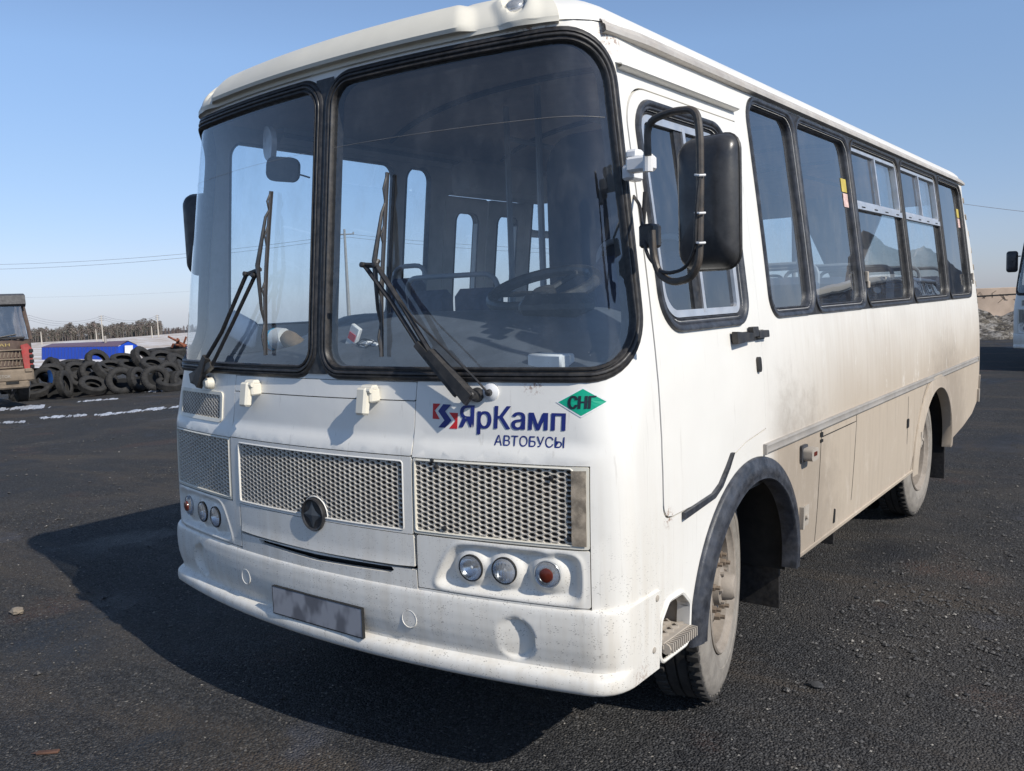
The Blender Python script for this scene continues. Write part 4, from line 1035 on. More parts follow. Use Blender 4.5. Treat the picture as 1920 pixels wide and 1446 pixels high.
# ---- wheels
def wheel(name, x, y, sgn, steer=0., rear=False, tall=.473):
    o = bpy.data.objects.new(name, None); COL.objects.link(o); o.parent = bus; o.location = (x, y, tall); o.rotation_euler = (0, 0, steer+(0 if sgn > 0 else math.pi)); o.empty_display_size = .1
    R = tall; prof = [(-.105, .285), (-.118, .33), (-.120, .38), (-.108, .435), (-.088, .463), (-.06, .471), (-.052, .462), (-.046, .462), (-.040, .4725), (-.004, .473), (-.002, .463), (.004, .463), (.006, .473), (.040, .4725), (.046, .462), (.052, .462), (.06, .471), (.085, .464), (.093, .458), (.106, .438), (.108, .430), (.112, .425), (.118, .395), (.120, .36), (.121, .345), (.118, .342), (.117, .320), (.108, .292), (.10, .285)]
    mb = MB(); mb.lathe(prof, (1, 0, 0), 72)
    # tread blocks
    n = 60
    for k in range(n):
        t = 2*math.pi*k/n
        for s_ in (-1, 1):
            c = Vector((s_*.073, math.cos(t+s_*.02)*.4655, math.sin(t+s_*.02)*.4655)); mb.box(c, (.050, .030, .022), rot=Matrix.Rotation(t-math.pi/2, 3, 'X'), bev=.004)
    mb.build('tyre', 'tyre', o, 40)
    mb = MB()
    mb.lathe([(.10, .283), (.112, .287), (.117, .280), (.113, .270), (.098, .262), (.090, .245), (.060, .240), (-.10, .240)], (1, 0, 0), 48)
    d0 = .055 if not rear else -.07
    mb.build('rim', 'wheel', o, 40)
    # dished disc with hand holes
    def dz(r):
        if rear: return -.055-.03*smooth(.24, .13, r)
        return .028+.052*smooth(.235, .13, r)
    def f(a, b, off): r = math.hypot(a, b); return (dz(r)+off, a, b)
    circ = lambda cx, cy, r, n=28: [(cx+r*math.cos(2*math.pi*k/n), cy+r*math.sin(2*math.pi*k/n)) for k in range(n)]
    def hole(t):
        c, s_ = math.cos(t), math.sin(t); return [(c*(.192+.026*math.cos(a))-s_*.038*math.sin(a), s_*(.192+.026*math.cos(a))+c*.038*math.sin(a)) for a in [2*math.pi*k/12 for k in range(12)]]
    G = frange(-.23, .23, .018)
    patch('wheel_disc', circ(0, 0, .240, 48), [hole(k*math.pi/3+.2) for k in range(6)]+([circ(0, 0, .085)] if rear else []), f, 'wheel', o, G, G, ml=.02, th=.009, ang=40)
    mb = MB()
    for k in range(8):
        t = k*math.pi/4+.55; c = (dz(.135)-.0, .132*math.cos(t), .132*math.sin(t)); mb.lathe([(0, .018), (.022, .0165), (.023, .010), (.042, .010), (.043, .002)], (1, 0, 0), 6, c)
    mb.build('wheel_nut', 'nut', o, 30)
    mb = MB()
    if rear: mb.lathe([(-.10, .085), (-.02, .08), (.0, .072), (.01, .06), (.012, .0005)], (1, 0, 0), 24)
    else:
        mb.lathe([(.07, .088), (.105, .082), (.112, .062), (.150, .056), (.162, .045), (.165, .0005)], (1, 0, 0), 24)
        for k in range(6): t = k*math.pi/3; mb.lathe([(.10, .010), (.122, .010), (.123, .002)], (1, 0, 0), 6, (0, .071*math.cos(t), .071*math.sin(t)))
    mb.build('hub', 'wheel', o, 35)
    mb = MB(); mb.add([(-.10, .24*math.cos(2*math.pi*k/24), .24*math.sin(2*math.pi*k/24)) for k in range(24)], [tuple(range(24))]); mb.build('brake_drum', 'under', o)
    return o
wheel('front_wheel', 1.012, 1.235, 1, math.radians(13)); wheel('front_wheel', -1.012, 1.235, -1, math.radians(13))
wheel('rear_wheel', 1.032, 4.845, 1, 0, True); wheel('rear_wheel', -1.032, 4.845, -1, 0, True)
MB().lathe([(-.2, .46), (.0, .46), (.0, .3)], (1, 0, 0), 40).build('inner_rear_tyre', 'tyre', bus, loc=(.84, 4.845, .473))
# mud flaps, tank
mb = MB(); mb.box((.98, 1.86, .40), (.34, .012, .42), bev=.004)
mb.build('mud_flap', 'rubber', bus)
mb = MB(); mb.box((.86, 3.28, .33), (.24, .012, .40), bev=.004); mb.build('mud_flap', 'rubber', bus)
mb = MB(); mb.box((.98, 5.58, .36), (.40, .012, .44), bev=.004); mb.build('mud_flap', 'rubber', bus)
mb = MB(); mb.lathe([(-.02, .001), (.0, .05), (.22, .055), (.22, .04)], (-.2, 1, 0), 16, (.95, 4.05, .40)); mb.build('exhaust', 'dusty', bus)
# ================================================================== GROUND AND SURROUNDINGS
def gh(x, y):
    """the yard is level round the bus and falls away to the west"""
    d = max(0., -x-4.)
    a = -.0365*min(d, 26)*smooth(0, 6, d)
    return a-.034*max(0., min(d, 420)-26)
def ground_mat():
    t = NT('asphalt_gravel'); v = t.coord('Object'); x, y, z = t.sep(v)
    big = t.noise(v, .35, 5, .6); mid = t.noise(v, 2.2, 6, .65); fine = t.noise(v, 120, 3, .7)
    vo = t.vor(v, 95.); vc = t.vor(v, 95., out='Color')
    g = t.n('ShaderNodeSeparateColor'); t.l(vc, g.inputs[0])
    c = t.mix(t.rng(mid, .3, .7), (.019, .019, .021), (.046, .045, .045))
    c = t.mix(t.rng(big, .42, .70, 0, .6), c, (.066, .054, .043))
    c = t.mix(t.math('MULTIPLY', t.rng(t.noise(v, .9, 4), .58, .70), .60), c, (.11, .056, .04))
    c = t.mix(t.rng(g.outputs[0], .35, 1., 0, .85), c, (.105, .104, .105)); c = t.mix(t.rng(g.outputs[2], .5, 1., 0, .75), c, (.012, .012, .014)); v2 = t.vor(v, 210., out='Color'); g2 = t.n('ShaderNodeSeparateColor'); t.l(v2, g2.inputs[0]); c = t.mix(t.rng(g2.outputs[0], .6, 1., 0, .5), c, (.12, .118, .115))
    light = t.math('MULTIPLY', t.math('GREATER_THAN', g.outputs[1], .985), t.rng(mid, .4, .65, .1, .8))
    c = t.mix(light, c, (.36, .33, .29))
    # brown dusty belts
    be = t.noise(t.mapping(v, (.25, 1.2, 1)), .8, 6, .7); c = t.mix(t.math('MULTIPLY', t.rng(be, .50, .66), .55), c, (.12, .095, .072))
    # pale bluish patches scattered by noise
    c = t.mix(t.math('MULTIPLY', t.rng(t.noise(t.mapping(v, (1, 1, 1), (2.2, 5.1, 0)), .62, 5, .65), .60, .70), .45), c, (.105, .115, .15))
    damp = t.rng(t.noise(t.mapping(v, (.8, .5, 1), (7, 3, 0)), .9, 4, .6), .55, .66)
    c = t.mix(t.math('MULTIPLY', damp, .55), c, (.016, .017, .021))
    # faint wheel tracks across the yard
    wv = t.n('ShaderNodeTexWave'); t.l(t.mapping(v, (.16, .55, 1)), wv.inputs[0]); wv.inputs['Scale'].default_value = .55; wv.inputs['Distortion'].default_value = 6; wv.inputs['Detail'].default_value = 3
    c = t.mix(t.math('MULTIPLY', t.rng(wv.outputs[1], .82, .97), t.rng(mid, .35, .65, .05, .30)), c, (.12, .105, .09))
    t.setc(c); t.setr(t.math('SUBTRACT', t.rng(mid, .3, .7, .75, .95), t.math('MULTIPLY', damp, .28))); t.b.inputs['Specular IOR Level'].default_value = .25
    h = t.math('ADD', t.math('ADD', t.math('MULTIPLY', vo, -1.2), t.math('MULTIPLY', fine, .6)), t.math('MULTIPLY', t.noise(v, 14, 5, .7), .7)); t.bump(h, 1.0, .015)
    return t.m
MT['ground'] = ground_mat()
mb = MB(); X_ = sorted(set([-700, -560, -450, -380, -300, -230, -170, -120, -90, -70]+frange(-60, 4, 1.0)+[8, 14, 22, 40, 80, 160, 320, 600])); Y_ = [-40, -25, -15]+frange(-12, 30, 2.5)+[36, 46, 60, 90, 140, 200, 300, 420, 600, 900]
mb.grid([[(x, y, gh(x, y)) for y in Y_] for x in X_]); struct(mb.build('ground', 'ground'))
# loose stones
mb = MB(); rnd = random.Random(3)
ico = [(0, 0, 1), (.9, 0, .1), (.25, .85, .05), (-.75, .5, .1), (-.7, -.55, 0), (.3, -.85, .1), (0, 0, -.8)]; icf = [(0, 1, 2), (0, 2, 3), (0, 3, 4), (0, 4, 5), (0, 5, 1), (6, 2, 1), (6, 3, 2), (6, 4, 3), (6, 5, 4), (6, 1, 5)]
def stones(mb, N, box, rmin, rmax, cl=None):
    k = 0
    while k < N:
        x = rnd.uniform(box[0], box[2]); y = rnd.uniform(box[1], box[3])
        q = math.sin(x*1.7+1.3*math.sin(y*1.1))*math.cos(y*1.9+.8*math.sin(x*.9))
        if cl and rnd.random() > .15+.85*max(0, q): continue
        r = rmin+(rmax-rmin)*rnd.random()**3; a = rnd.uniform(0, 6.28); c, s_ = math.cos(a), math.sin(a); f = rnd.uniform(.55, 1.3); z0 = gh(x, y)+r*.25
        mb.add([(x+(p[0]*c*f-p[1]*s_)*r, y+(p[0]*s_*f+p[1]*c)*r, z0+p[2]*r*.6) for p in ico], icf); k += 1
stones(mb, 9000, (-6, -3.2, 5.5, 9), .0022, .0085, 1)
stones(mb, 11000, (-2.6, -2.2, 3.4, 1.2), .0024, .0085)
stones(mb, 12000, (1.3, -1.0, 4.6, 4.5), .003, .011)
stones(mb, 7000, (1.3, 3.5, 6.5, 11), .005, .016)
stones(mb, 160, (-3.5, -1.6, 4.2, 4.0), .012, .026, 1)
stones(mb, 900, (1.25, 1.9, 2.3, 3.1), .004, .019)
stones(mb, 5000, (-6.5, -1.2, -1.4, 3.4), .003, .010, 1)
stones(mb, 2600, (-18, -1, -4, 12), .006, .024, 1)
def stone_mat(nm, a, b):
    t = NT(nm); v = t.coord(); vc = t.vor(v, 55., out='Color'); g = t.n('ShaderNodeSeparateColor'); t.l(vc, g.inputs[0]); t.setc(t.mix(t.rng(g.outputs[1], .93, .97, 0, .6), t.mix(t.rng(g.outputs[0], .1, .9), a, b), (.42, .39, .34))); t.setr(.8); return t.m
struct(mb.build('gravel', stone_mat('pebbles', (.030, .030, .032), (.105, .10, .095)), None, None), 'stuff')
def rock(name, c, r, mat, label, cat, flat=.6, seed=1, group=None, n=10):
    q = random.Random(seed); mb = MB(); R = []
    for i in range(n+1):
        th = math.pi*i/n; R.append([(c[0]+r[0]*math.sin(th)*math.cos(f)*k, c[1]+r[1]*math.sin(th)*math.sin(f)*k, c[2]+r[2]*math.cos(th)*k) for f, k in [(2*math.pi*j/12, 1+.22*q.uniform(-1, 1)*math.sin(th)) for j in range(12)]])
    mb.grid([row+[row[0]] for row in R]); o = mb.build(name, mat, None, 25); return tag(o, label, cat, group)
p = PZ(32, 1150, 0); rock('stone', (p.x, p.y, .015), (.05, .035, .02), simple('pale_stone', (.24, .20, .155), .9, vary=.3, scale=30), 'pale crumbly lump of clay on the asphalt left of the bus shadow', 'stone', seed=4)
p = PZ(1530, 1288, 0); rock('stone', (p.x, p.y, .01), (.034, .022, .014), simple('dark_stone', (.06, .06, .062), .9), 'dark flat stone on the asphalt right of the front wheel', 'stone', seed=9)
p = PZ(90, 1413, 0); mb = MB(); mb.box((0, 0, .006), (.085, .024, .01), bev=.003); mb.add([(-.043, -.01, .008), (-.065, .0, .006), (-.043, .01, .008)], [(0, 1, 2)])
tag(mb.build('wood_chip', simple('rusty_wood', (.10, .05, .032), .8, vary=.3, scale=40), loc=p, rot=(0, 0, .75)), 'flat reddish brown wood chip lying on the asphalt at the lower left', 'wood chip')
# snow / ice patches
MT['snow'] = simple('dirty_snow', (.48, .51, .57), .6, vary=.25, scale=3, bump=.4, dust=.5, dustcol=(.2, .2, .2))
def snow(u0, v0, u1, v1, wv, label, seed, z=-.62):
    """ragged thin sheet of snow: cells kept where a noise field is high"""
    q = random.Random(seed); ph = [q.uniform(0, 6) for _ in range(6)]; nu, nv = 120, 14; keep = {}; V = []; F = []
    def fld(t, s_):
        n = .5*math.sin(t*17+ph[0]+2*math.sin(t*5+ph[1]))+.35*math.sin(t*41+s_*2.1+ph[2])+.25*math.sin(t*83+s_*5+ph[3])+.25*math.sin(s_*4+t*9+ph[4])+.2*math.sin(t*151+s_*3)
        return .85-s_*s_*1.5+1.15*n-2.2*max(0, abs(t-.5)-.36)*4
    def vid(i, j):
        if (i, j) not in keep:
            t = i/nu; s_ = j/nv*2.6-1.3; u = u0+(u1-u0)*t; v = v0+(v1-v0)*t+wv*s_*1.0; P = PZ(u, v, z); h = max(0, min(.03, fld(t, s_)*.03))
            keep[i, j] = len(V); V.append((P.x, P.y, gh(P.x, P.y)+.003+h))
        return keep[i, j]
    for i in range(nu):
        for j in range(nv):
            if fld((i+.5)/nu, (j+.5)/nv*2.6-1.3) > .12: F.append((vid(i, j), vid(i+1, j), vid(i+1, j+1), vid(i, j+1)))
    mb = MB(); mb.add(V, F); tag(mb.build('snow_patch', 'snow', None, 60), label, 'snow', 'thin snow patches on the yard')
snow(-60, 768, 100, 762, 6, 'broad thin sheet of old snow on the asphalt below the truck', 1)
snow(70, 797, 165, 793, 3.6, 'narrow snow streak in the middle of the row, nearest the truck side', 2)
snow(178, 796, 345, 779, 3.4, 'long thin snow streak reaching towards the left side of the bus', 3)
snow(2, 806, 52, 806, 3, 'small broken snow streak at the very left edge under the truck', 4)
snow(143, 757, 222, 753, 1.8, 'faint snow streak on the asphalt just in front of the tyre heap', 5, -.68)
snow(272, 737, 352, 728, 4.5, 'pale strip of snow at the foot of the tyre heap beside the bus', 6, -.70)
# field beyond
t = NT('snow_field'); v = t.coord(); n = t.noise(t.mapping(v, (.02, .05, 1)), 3, 6, .7); x, y, z = t.sep(v)
t.setc(t.mix(t.rng(n, .42, .6), (.46, .38, .31), (.70, .68, .68))); t.setr(.9); MT['field'] = t.m
mb = MB(); 
F_ = []
for dd, vv in ((60, [705, 690, 690, 690]), (95, [694, 676, 668, 660]), (150, [688, 666, 656, 645]), (240, [682, 657, 646, 632]), (330, [678, 651, 640, 624]), (430, [674, 646, 635.5, 618.5])):
    F_.append([tuple(PD(u, q, dd)) for u, q in zip((-500, 0, 200, 420), vv)]+[tuple(PD(700, vv[3]-12, dd)), tuple(PD(1200, vv[3]-31, dd)), tuple(PD(1500, vv[3]-42, dd))])
mb.grid(F_); struct(mb.build('field', 'field', None, 60))
# trees of the far wood
def tree_mat(nm, a, b):
    t = NT(nm); v = t.coord(); t.setc(t.mix(t.rng(t.noise(v, .6, 4), .35, .65), a, b)); t.setr(.95); return t.m
def wood(name, u0, u1, vb0, vb1, h0, dist, mats, seed, N):
    q = random.Random(seed); mb = MB()
    for k in range(N):
        f = q.random(); u = u0+(u1-u0)*f; vb = vb0+(vb1-vb0)*f; d = dist+q.uniform(0, 45); b = PD(u, vb+1, d)
        h = h0*q.uniform(.70, 1.05)*(.92+.16*math.sin(u*.09+seed)*math.sin(u*.041)); pine = q.random() < .55
        mb.tube([b, b+Vector((0, 0, h*.8))], [.18, .07], 4, cap=False)
        for j in range(95):
            if pine: zc = h*(.45+.55*q.random()**.8); r = h*.20*(1.25-.9*(zc/h)**2)
            else: zc = h*(.1+.85*q.random()); r = h*.17*math.sin(math.pi*min(.97, zc/h))**.6
            a = q.uniform(0, 6.28); rr = r*q.random()**.5; c = b+Vector((rr*math.cos(a), rr*math.sin(a), zc)); s_ = h*q.uniform(.022, .05) if pine else h*q.uniform(.010, .028)
            d1 = Vector((q.uniform(-1, 1), q.uniform(-1, 1), q.uniform(-.6, .6)))*s_; d2 = Vector((q.uniform(-1, 1), q.uniform(-1, 1), q.uniform(-.9, .9)))*s_
            o = len(mb.v); mb.v += [tuple(c+d1), tuple(c+d2), tuple(c-d1), tuple(c-d2)]; mb.f.append((o, o+1, o+2, o+3))
    me = mb.build(name, mats, None, None)
    return struct(me, 'stuff')
wood('far_wood', 56, 304, 643, 629, 8.6, 432, tree_mat('wood_brown', (.21, .165, .15), (.15, .15, .125)), 5, 620)
wood('far_wood', -60, 60, 652, 644, 9.0, 432, 'gap' if 0 else tree_mat('wood_brown_b', (.21, .165, .15), (.16, .155, .13)), 6, 60)
wood('far_scrub', 296, 420, 626, 620, 4.6, 520, tree_mat('scrub_brown', (.17, .13, .12), (.14, .11, .10)), 7, 160)
wood('far_scrub', 420, 1150, 620, 585, 3.2, 560, 'gap' if 0 else tree_mat('scrub_brown_b', (.17, .13, .12), (.14, .11, .10)), 8, 160)
# power line poles
MT['concrete'] = simple('pole_concrete', (.50, .46, .40), .9, vary=.1, scale=2)
def pole(u, vt, vb, dist, label, arms=3, r=.16, base=None, mat='concrete', grp='power poles on the far field'):
    b = PD(u, vb, dist); tp = PD(u-.4, vt, dist); h = tp.z-b.z; o = thing('power_pole', label, 'power pole', b, 0, grp)
    MB().tube([(0, 0, -1), (0, 0, h)], [r*1.5, r*.8], 8).build('shaft', mat, o)
    dr = Vector((CR[0], CR[1], 0)).normalized(); tips = []
    for k in range(arms):
        z = h-.4-k*(h*.085); L = h*.10; mb = MB(); mb.tube([-dr*L+Vector((0, 0, z)), dr*L+Vector((0, 0, z))], r*.45, 5)
        for s_ in (-1, 1): mb.lathe([(0, r*.5), (h*.022, r*.5)], (0, 0, 1), 6, dr*L*s_*.95+Vector((0, 0, z)), cap=True)
        mb.build('crossarm', 'rail', o); tips.append(Vector(b)+dr*L*.9+Vector((0, 0, z+.2)))
    return o, b+Vector((0, 0, h)), tips
P1 = pole(54, 590, 642, 300, 'tall pole behind the truck cab with three crossarms'); P2 = pole(193, 591, 636, 300, 'tall pole with crossarms in the middle of the far line, above the blue cabin'); P3 = pole(297, 590, 627, 300, 'tall pole with crossarms next to the bus, rightmost of the far line')
pole(78, 622, 641, 300, 'short bare pole left of the blue cabin before the wood', 0); pole(181, 617, 636, 300, 'short bare pole just left of the middle tall pole', 0); pole(285, 612, 628, 300, 'short bare pole just left of the rightmost tall pole', 0)
def wire(name, A, B, sag, r, label, grp='overhead wires', n=14):
    A, B = Vector(A), Vector(B); mb = MB(); mb.tube([A+(B-A)*t+Vector((0, 0, -4*sag*t*(1-t))) for t in [k/n for k in range(n+1)]], r, 4)
    return tag(mb.build(name, 'wire', None, 60), label, 'wire', grp)
MT['wire'] = simple('wire_steel', (.16, .16, .18), .6)
for k in range(3):
    wd_ = ('topmost', 'middle', 'lowest')[k]
    wire('overhead_wire', P1[2][k], P2[2][k], 2.2, .045, wd_+' of the thin wires strung from the pole by the truck to the middle pole'); wire('overhead_wire', P2[2][k], P3[2][k], 1.8, .045, wd_+' of the thin wires strung between the middle and right tall poles')
Q1 = pole(655, 431, 604, 70, 'wooden pole seen through the windscreen of the bus', 1, .11, mat='rail', grp=None)
wire('overhead_wire', PD(-60, 497, 78), PD(655, 439, 70), .55, .016, 'upper of the two wires crossing the sky left of the bus'); wire('overhead_wire', PD(-60, 506, 78), PD(655, 445, 70), .55, .016, 'lower of the two wires crossing the sky left of the bus')
wire('overhead_wire', PD(655, 439, 70), PD(1400, 466, 70), .6, .016, 'upper wire seen through the bus windows right of the wooden pole'); wire('overhead_wire', PD(655, 445, 70), PD(1400, 476, 70), .6, .016, 'lower wire seen through the bus windows right of the wooden pole')
wire('overhead_wire', PD(1700, 366, 60), PD(2100, 412, 60), .2, .018, 'dark wire in the sky behind the rear roof corner of the bus')
wire('overhead_wire', PD(-60, 559, 160), PD(480, 538, 160), .5, .012, 'faintest wire, low in the sky between the truck and the bus')
# blue cabin
d = 88
b0, b1, b2 = PD(78, 700, d), PD(222, 700, d-9), PD(258, 698, d-6.5)
t0, t1, t2 = PD(78, 652, d), PD(222, 650, d-9), PD(258, 648, d-6.5); rg_ = PD(240, 640.5, d-7.7); rgl = PD(98, 646, d+2)
cab = thing('cabin', 'bright blue metal cabin with a low gable roof behind the tyre heap', 'cabin', b1)
def rel(*P): return [Vector(q)-b1 for q in P]
def ribs(A, B, C, D, n, amp):
    G = []
    nn = (B-A).cross(D-A).normalized()
    for i in range(n*2+1):
        t = i/(n*2); o = nn*(amp if i % 2 else 0); G.append([A+(B-A)*t+o, D+(C-D)*t+o])
    return G
A, B, C, D = rel(b0, b1, t1, t0); mb = MB(); mb.grid(ribs(A, B, C, D, 22, .05)); mb.build('wall', 'blue', cab, None)
A, B, C, D = rel(b1, b2, t2, t1); mb = MB(); mb.add([A, B, C, rel(rg_)[0], D], [(0, 1, 2, 3, 4)]); mb.build('gable_wall', 'blue', cab, None)
G0, G1, A, B, C = rel(rgl, rg_, t0, t1, t2); back = C-B
e = Vector((0, 0, .06)); mb = MB(); mb.add([A+e, B+e, G1+e*1.5, G0+e*1.5, C+e, A+back+e, A+Vector((0, 0, -.05)), B+Vector((0, 0, -.05))], [(0, 1, 2, 3), (2, 4, 5, 3), (6, 7, 1, 0)]); mb.build('roof', simple('cabin_roof', (.16, .10, .14), .6), cab, None)
A = rel(PD(234, 648, d-8.45))[0]; B = rel(PD(249, 647.5, d-7.35))[0]; C = rel(PD(249, 666, d-7.35))[0]; D = rel(PD(234, 667, d-8.45))[0]
nn = Vector((CP[0], CP[1], 0))-Vector((b1.x, b1.y, 0)); nn = nn.normalized()*.12; mb = MB(); mb.add([q+nn for q in (A, B, C, D)]+[A, B, C, D], [(0, 3, 2, 1), (0, 1, 5, 4), (1, 2, 6, 5), (2, 3, 7, 6), (3, 0, 4, 7)]); mb.build('window', 'stickwhite', cab, None)
mb = MB(); q0_ = rel(PD(198, 645, d-6))[0]; mb.tube([q0_, q0_+Vector((0, 0, .75))], .12, 8); mb.build('chimney', 'rail', cab)
# tyres
def used_tyre_mesh(seed):
    R = .47; prof = [(-.10, .27), (-.13, .30), (-.145, .36), (-.135, .42), (-.115, .455), (-.09, .468), (-.055, .472), (-.05, .460), (-.042, .460), (-.038, .473), (-.004, .474), (-.002, .462), (.004, .462), (.006, .474), (.038, .473), (.042, .460), (.05, .460), (.055, .472), (.09, .468), (.115, .455), (.135, .42), (.145, .36), (.13, .30), (.10, .27), (.08, .29), (.085, .36), (.08, .42), (.0, .44), (-.08, .42), (-.085, .36), (-.08, .29), (-.10, .27)]
    mb = MB(); mb.lathe([(a*1.0, r) for a, r in prof], (0, 0, 1), 36)
    for k in range(40):
        t = 2*math.pi*k/40
        for s_ in (-1, 1): mb.box((math.cos(t+.04*s_)*.462, math.sin(t+.04*s_)*.462, s_*.078), (.036, .036, .052), rot=Matrix.Rotation(t, 3, 'Z'))
    return mb
MT['old_tyre'] = simple('old_tyre_rubber', (.020, .020, .021), .85, vary=.35, scale=5, bump=.3, dust=.35, dustcol=(.07, .064, .056))
T0 = None
TY = [ # u, v, dist, facing yaw (0 = towards the camera), tilt, scale, label words
 (44, 742, 31.0, .3, 1.25, 1., 'flattest tyre at the left foot of the heap, below the truck bumper'),
 (68, 733, 30.6, -.5, 1.0, 1.05, 'tyre leaning low between the truck bumper and the heap'),
 (84, 711, 31.2, -.9, .35, 1., 'brownish tyre standing behind the truck bumper corner'),
 (120, 720, 30.2, .75, .28, 1.06, 'standing tyre at the foot of the heap, leftmost one with its hole open'),
 (174, 723, 30.4, .35, .95, 1.04, 'tyre tipped back at the foot of the heap showing a narrow slanting hole'),
 (226, 714, 30.8, .20, .10, 1.06, 'tyre standing upright at the foot of the heap with a wide dark hole'),
 (258, 711, 31.0, 1.05, .12, 1., 'tyre seen nearly edge on, pressed against the two round open ones'),
 (291, 709, 30.4, .25, .12, 1.06, 'round open tyre at the foot of the heap, nearest the bus'),
 (316, 700, 31.6, .6, .2, 1., 'tyre half hidden behind the open one nearest the bus'),
 (343, 695, 32.2, 1.2, .4, 1., 'darkest tyre at the right end, tucked against the side of the bus'),
 (94, 694, 32.5, -1.1, .25, 1.05, 'tall standing tyre with a scrap of blue cloth, right of the truck corner'),
 (118, 699, 33.0, .2, 1.1, .95, 'tyre lying in the dark gap below the left end of the cabin'),
 (145, 697, 31.6, .5, .7, 1.0, 'grey tyre leaning behind the leftmost open one'),
 (172, 699, 31.5, .4, .4, 1., 'tyre in the second row with a half hidden hole'),
 (152, 712, 31.4, .1, .9, .95, 'tyre squeezed between the two tilted ones of the front row'),
 (197, 700, 31.4, 1.0, .5, 1.05, 'tyre showing mostly tread in the middle of the heap'),
 (208, 690, 32.0, .5, .85, 1., 'tyre tilted back with a small dark slot in the middle of the heap'),
 (138, 686, 33.0, .1, 1.35, 1.05, 'tyre lying flat on top in front of the cabin wall, tread lit'),
 (183, 676, 33.2, .8, .35, 1.08, 'tyre standing on top of the heap, highest one before the cabin'),
 (165, 692, 33.4, .2, .8, .9, 'small dark tyre beside the highest one'),
 (232, 676, 33.2, .2, 1.3, 1.05, 'tyre lying below the white window of the cabin'),
 (244, 688, 32.4, .7, 1.0, 1., 'tyre wedged under the one below the cabin window'),
 (268, 673, 32.8, .8, .45, 1.08, 'tyre standing on top just right of the cabin'),
 (305, 673, 32.8, .45, .8, 1.08, 'tyre tipped back on the right crest of the heap with an oval hole'),
 (286, 685, 32.0, .6, .9, 1., 'tyre sunk between the right crest and the front row'),
 (328, 660, 34.0, .3, 1.3, 1.1, 'tyre lying on the right crest under the rusty scrap'),
 (345, 655, 34.5, .9, 1.1, 1.1, 'topmost tyre at the right, against the edge of the bus'),
 (300, 660, 34.4, .2, 1.35, 1., 'far tyre whose back shows over the right crest'),
 (333, 680, 33.0, .7, .9, 1.1, 'large dark tyre filling the slope beside the bus'),
 (338, 716, 30.9, .9, .3, 1., 'half hidden tyre at the foot of the heap, touching the lower left of the bus'),
 (318, 720, 30.5, .2, 1.1, 1., 'tyre fallen flat at the right foot of the heap'),
 (98, 700, 31.8, .3, .9, 1., 'tyre crushed under the one with the blue cloth'),
]
fl = Vector((-CF[0], -CF[1], 0)).normalized()
T0 = used_tyre_mesh(1)
me0 = None
for i, (u, v, dd, yaw, tilt, sc, lab) in enumerate(TY):
    p = PD(u, v, dd*.87)
    if me0 is None:
        o = T0.build('tyre', 'old_tyre', None, 40); me0 = o.data
    else:
        o = bpy.data.objects.new('tyre', me0); COL.objects.link(o)
    q_ = random.Random(i*7+1); yaw += q_.uniform(-.15, .45)*(1 if i not in (5, 7) else .3); tilt += q_.uniform(-.15, .25)*(1 if i not in (5, 7) else .3)
    d_ = ray(u, v); base = math.atan2(-d_[1], -d_[0])
    ax = Vector((math.cos(base+yaw), math.sin(base+yaw), 0))*math.cos(tilt)+Vector((0, 0, math.sin(tilt)))
    o.rotation_euler = ax.to_track_quat('Z', 'Y').to_euler(); o.scale = (sc*.835*q_.uniform(.96, 1.03), sc*.835*q_.uniform(.88, 1.0), sc*.835*q_.uniform(.8, 1.15)); o.location = p
    tag(o, lab, 'tyre', 'old tyres piled beside the yard')
# near-black filler sheet in the heap, standing in for shade between the tyres
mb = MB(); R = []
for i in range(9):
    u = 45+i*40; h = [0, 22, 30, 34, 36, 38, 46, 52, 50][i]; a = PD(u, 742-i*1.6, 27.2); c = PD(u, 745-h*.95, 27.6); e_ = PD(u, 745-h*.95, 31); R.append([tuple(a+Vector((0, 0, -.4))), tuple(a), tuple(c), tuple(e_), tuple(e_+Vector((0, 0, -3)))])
mb.grid(R); tag(mb.build('heap_shade_fill', 'gap', None, 60), 'near-black filler sheet standing in for the shade in the gaps of the tyre heap', 'heap')
# rusty scrap on the heap
mb = MB(); q = PD(335, 651, 29.5); 
for k in range(7): r_ = random.Random(k); mb.tube([q+Vector((r_.uniform(-.3, .3), r_.uniform(-.2, .2), 0)), q+Vector((r_.uniform(-.35, .35), r_.uniform(-.2, .2), r_.uniform(.1, .42)))], .035, 5)
tag(mb.build('scrap_metal', simple('rust', (.20, .07, .04), .9, vary=.4, scale=9)), 'bent rusty scrap sticking out of the top of the tyre heap', 'scrap')
mb = MB(); q = PD(86, 694, 27.1); mb.grid([[q+Vector((.16*i+.04*math.sin(j), .03*math.sin(3*i+j), -.13*j)) for j in range(4)] for i in range(3)]); tag(mb.build('rag', simple('blue_cloth', (.02, .12, .45), .8), None, 60), 'scrap of bright blue cloth caught in a tyre behind the truck', 'cloth')
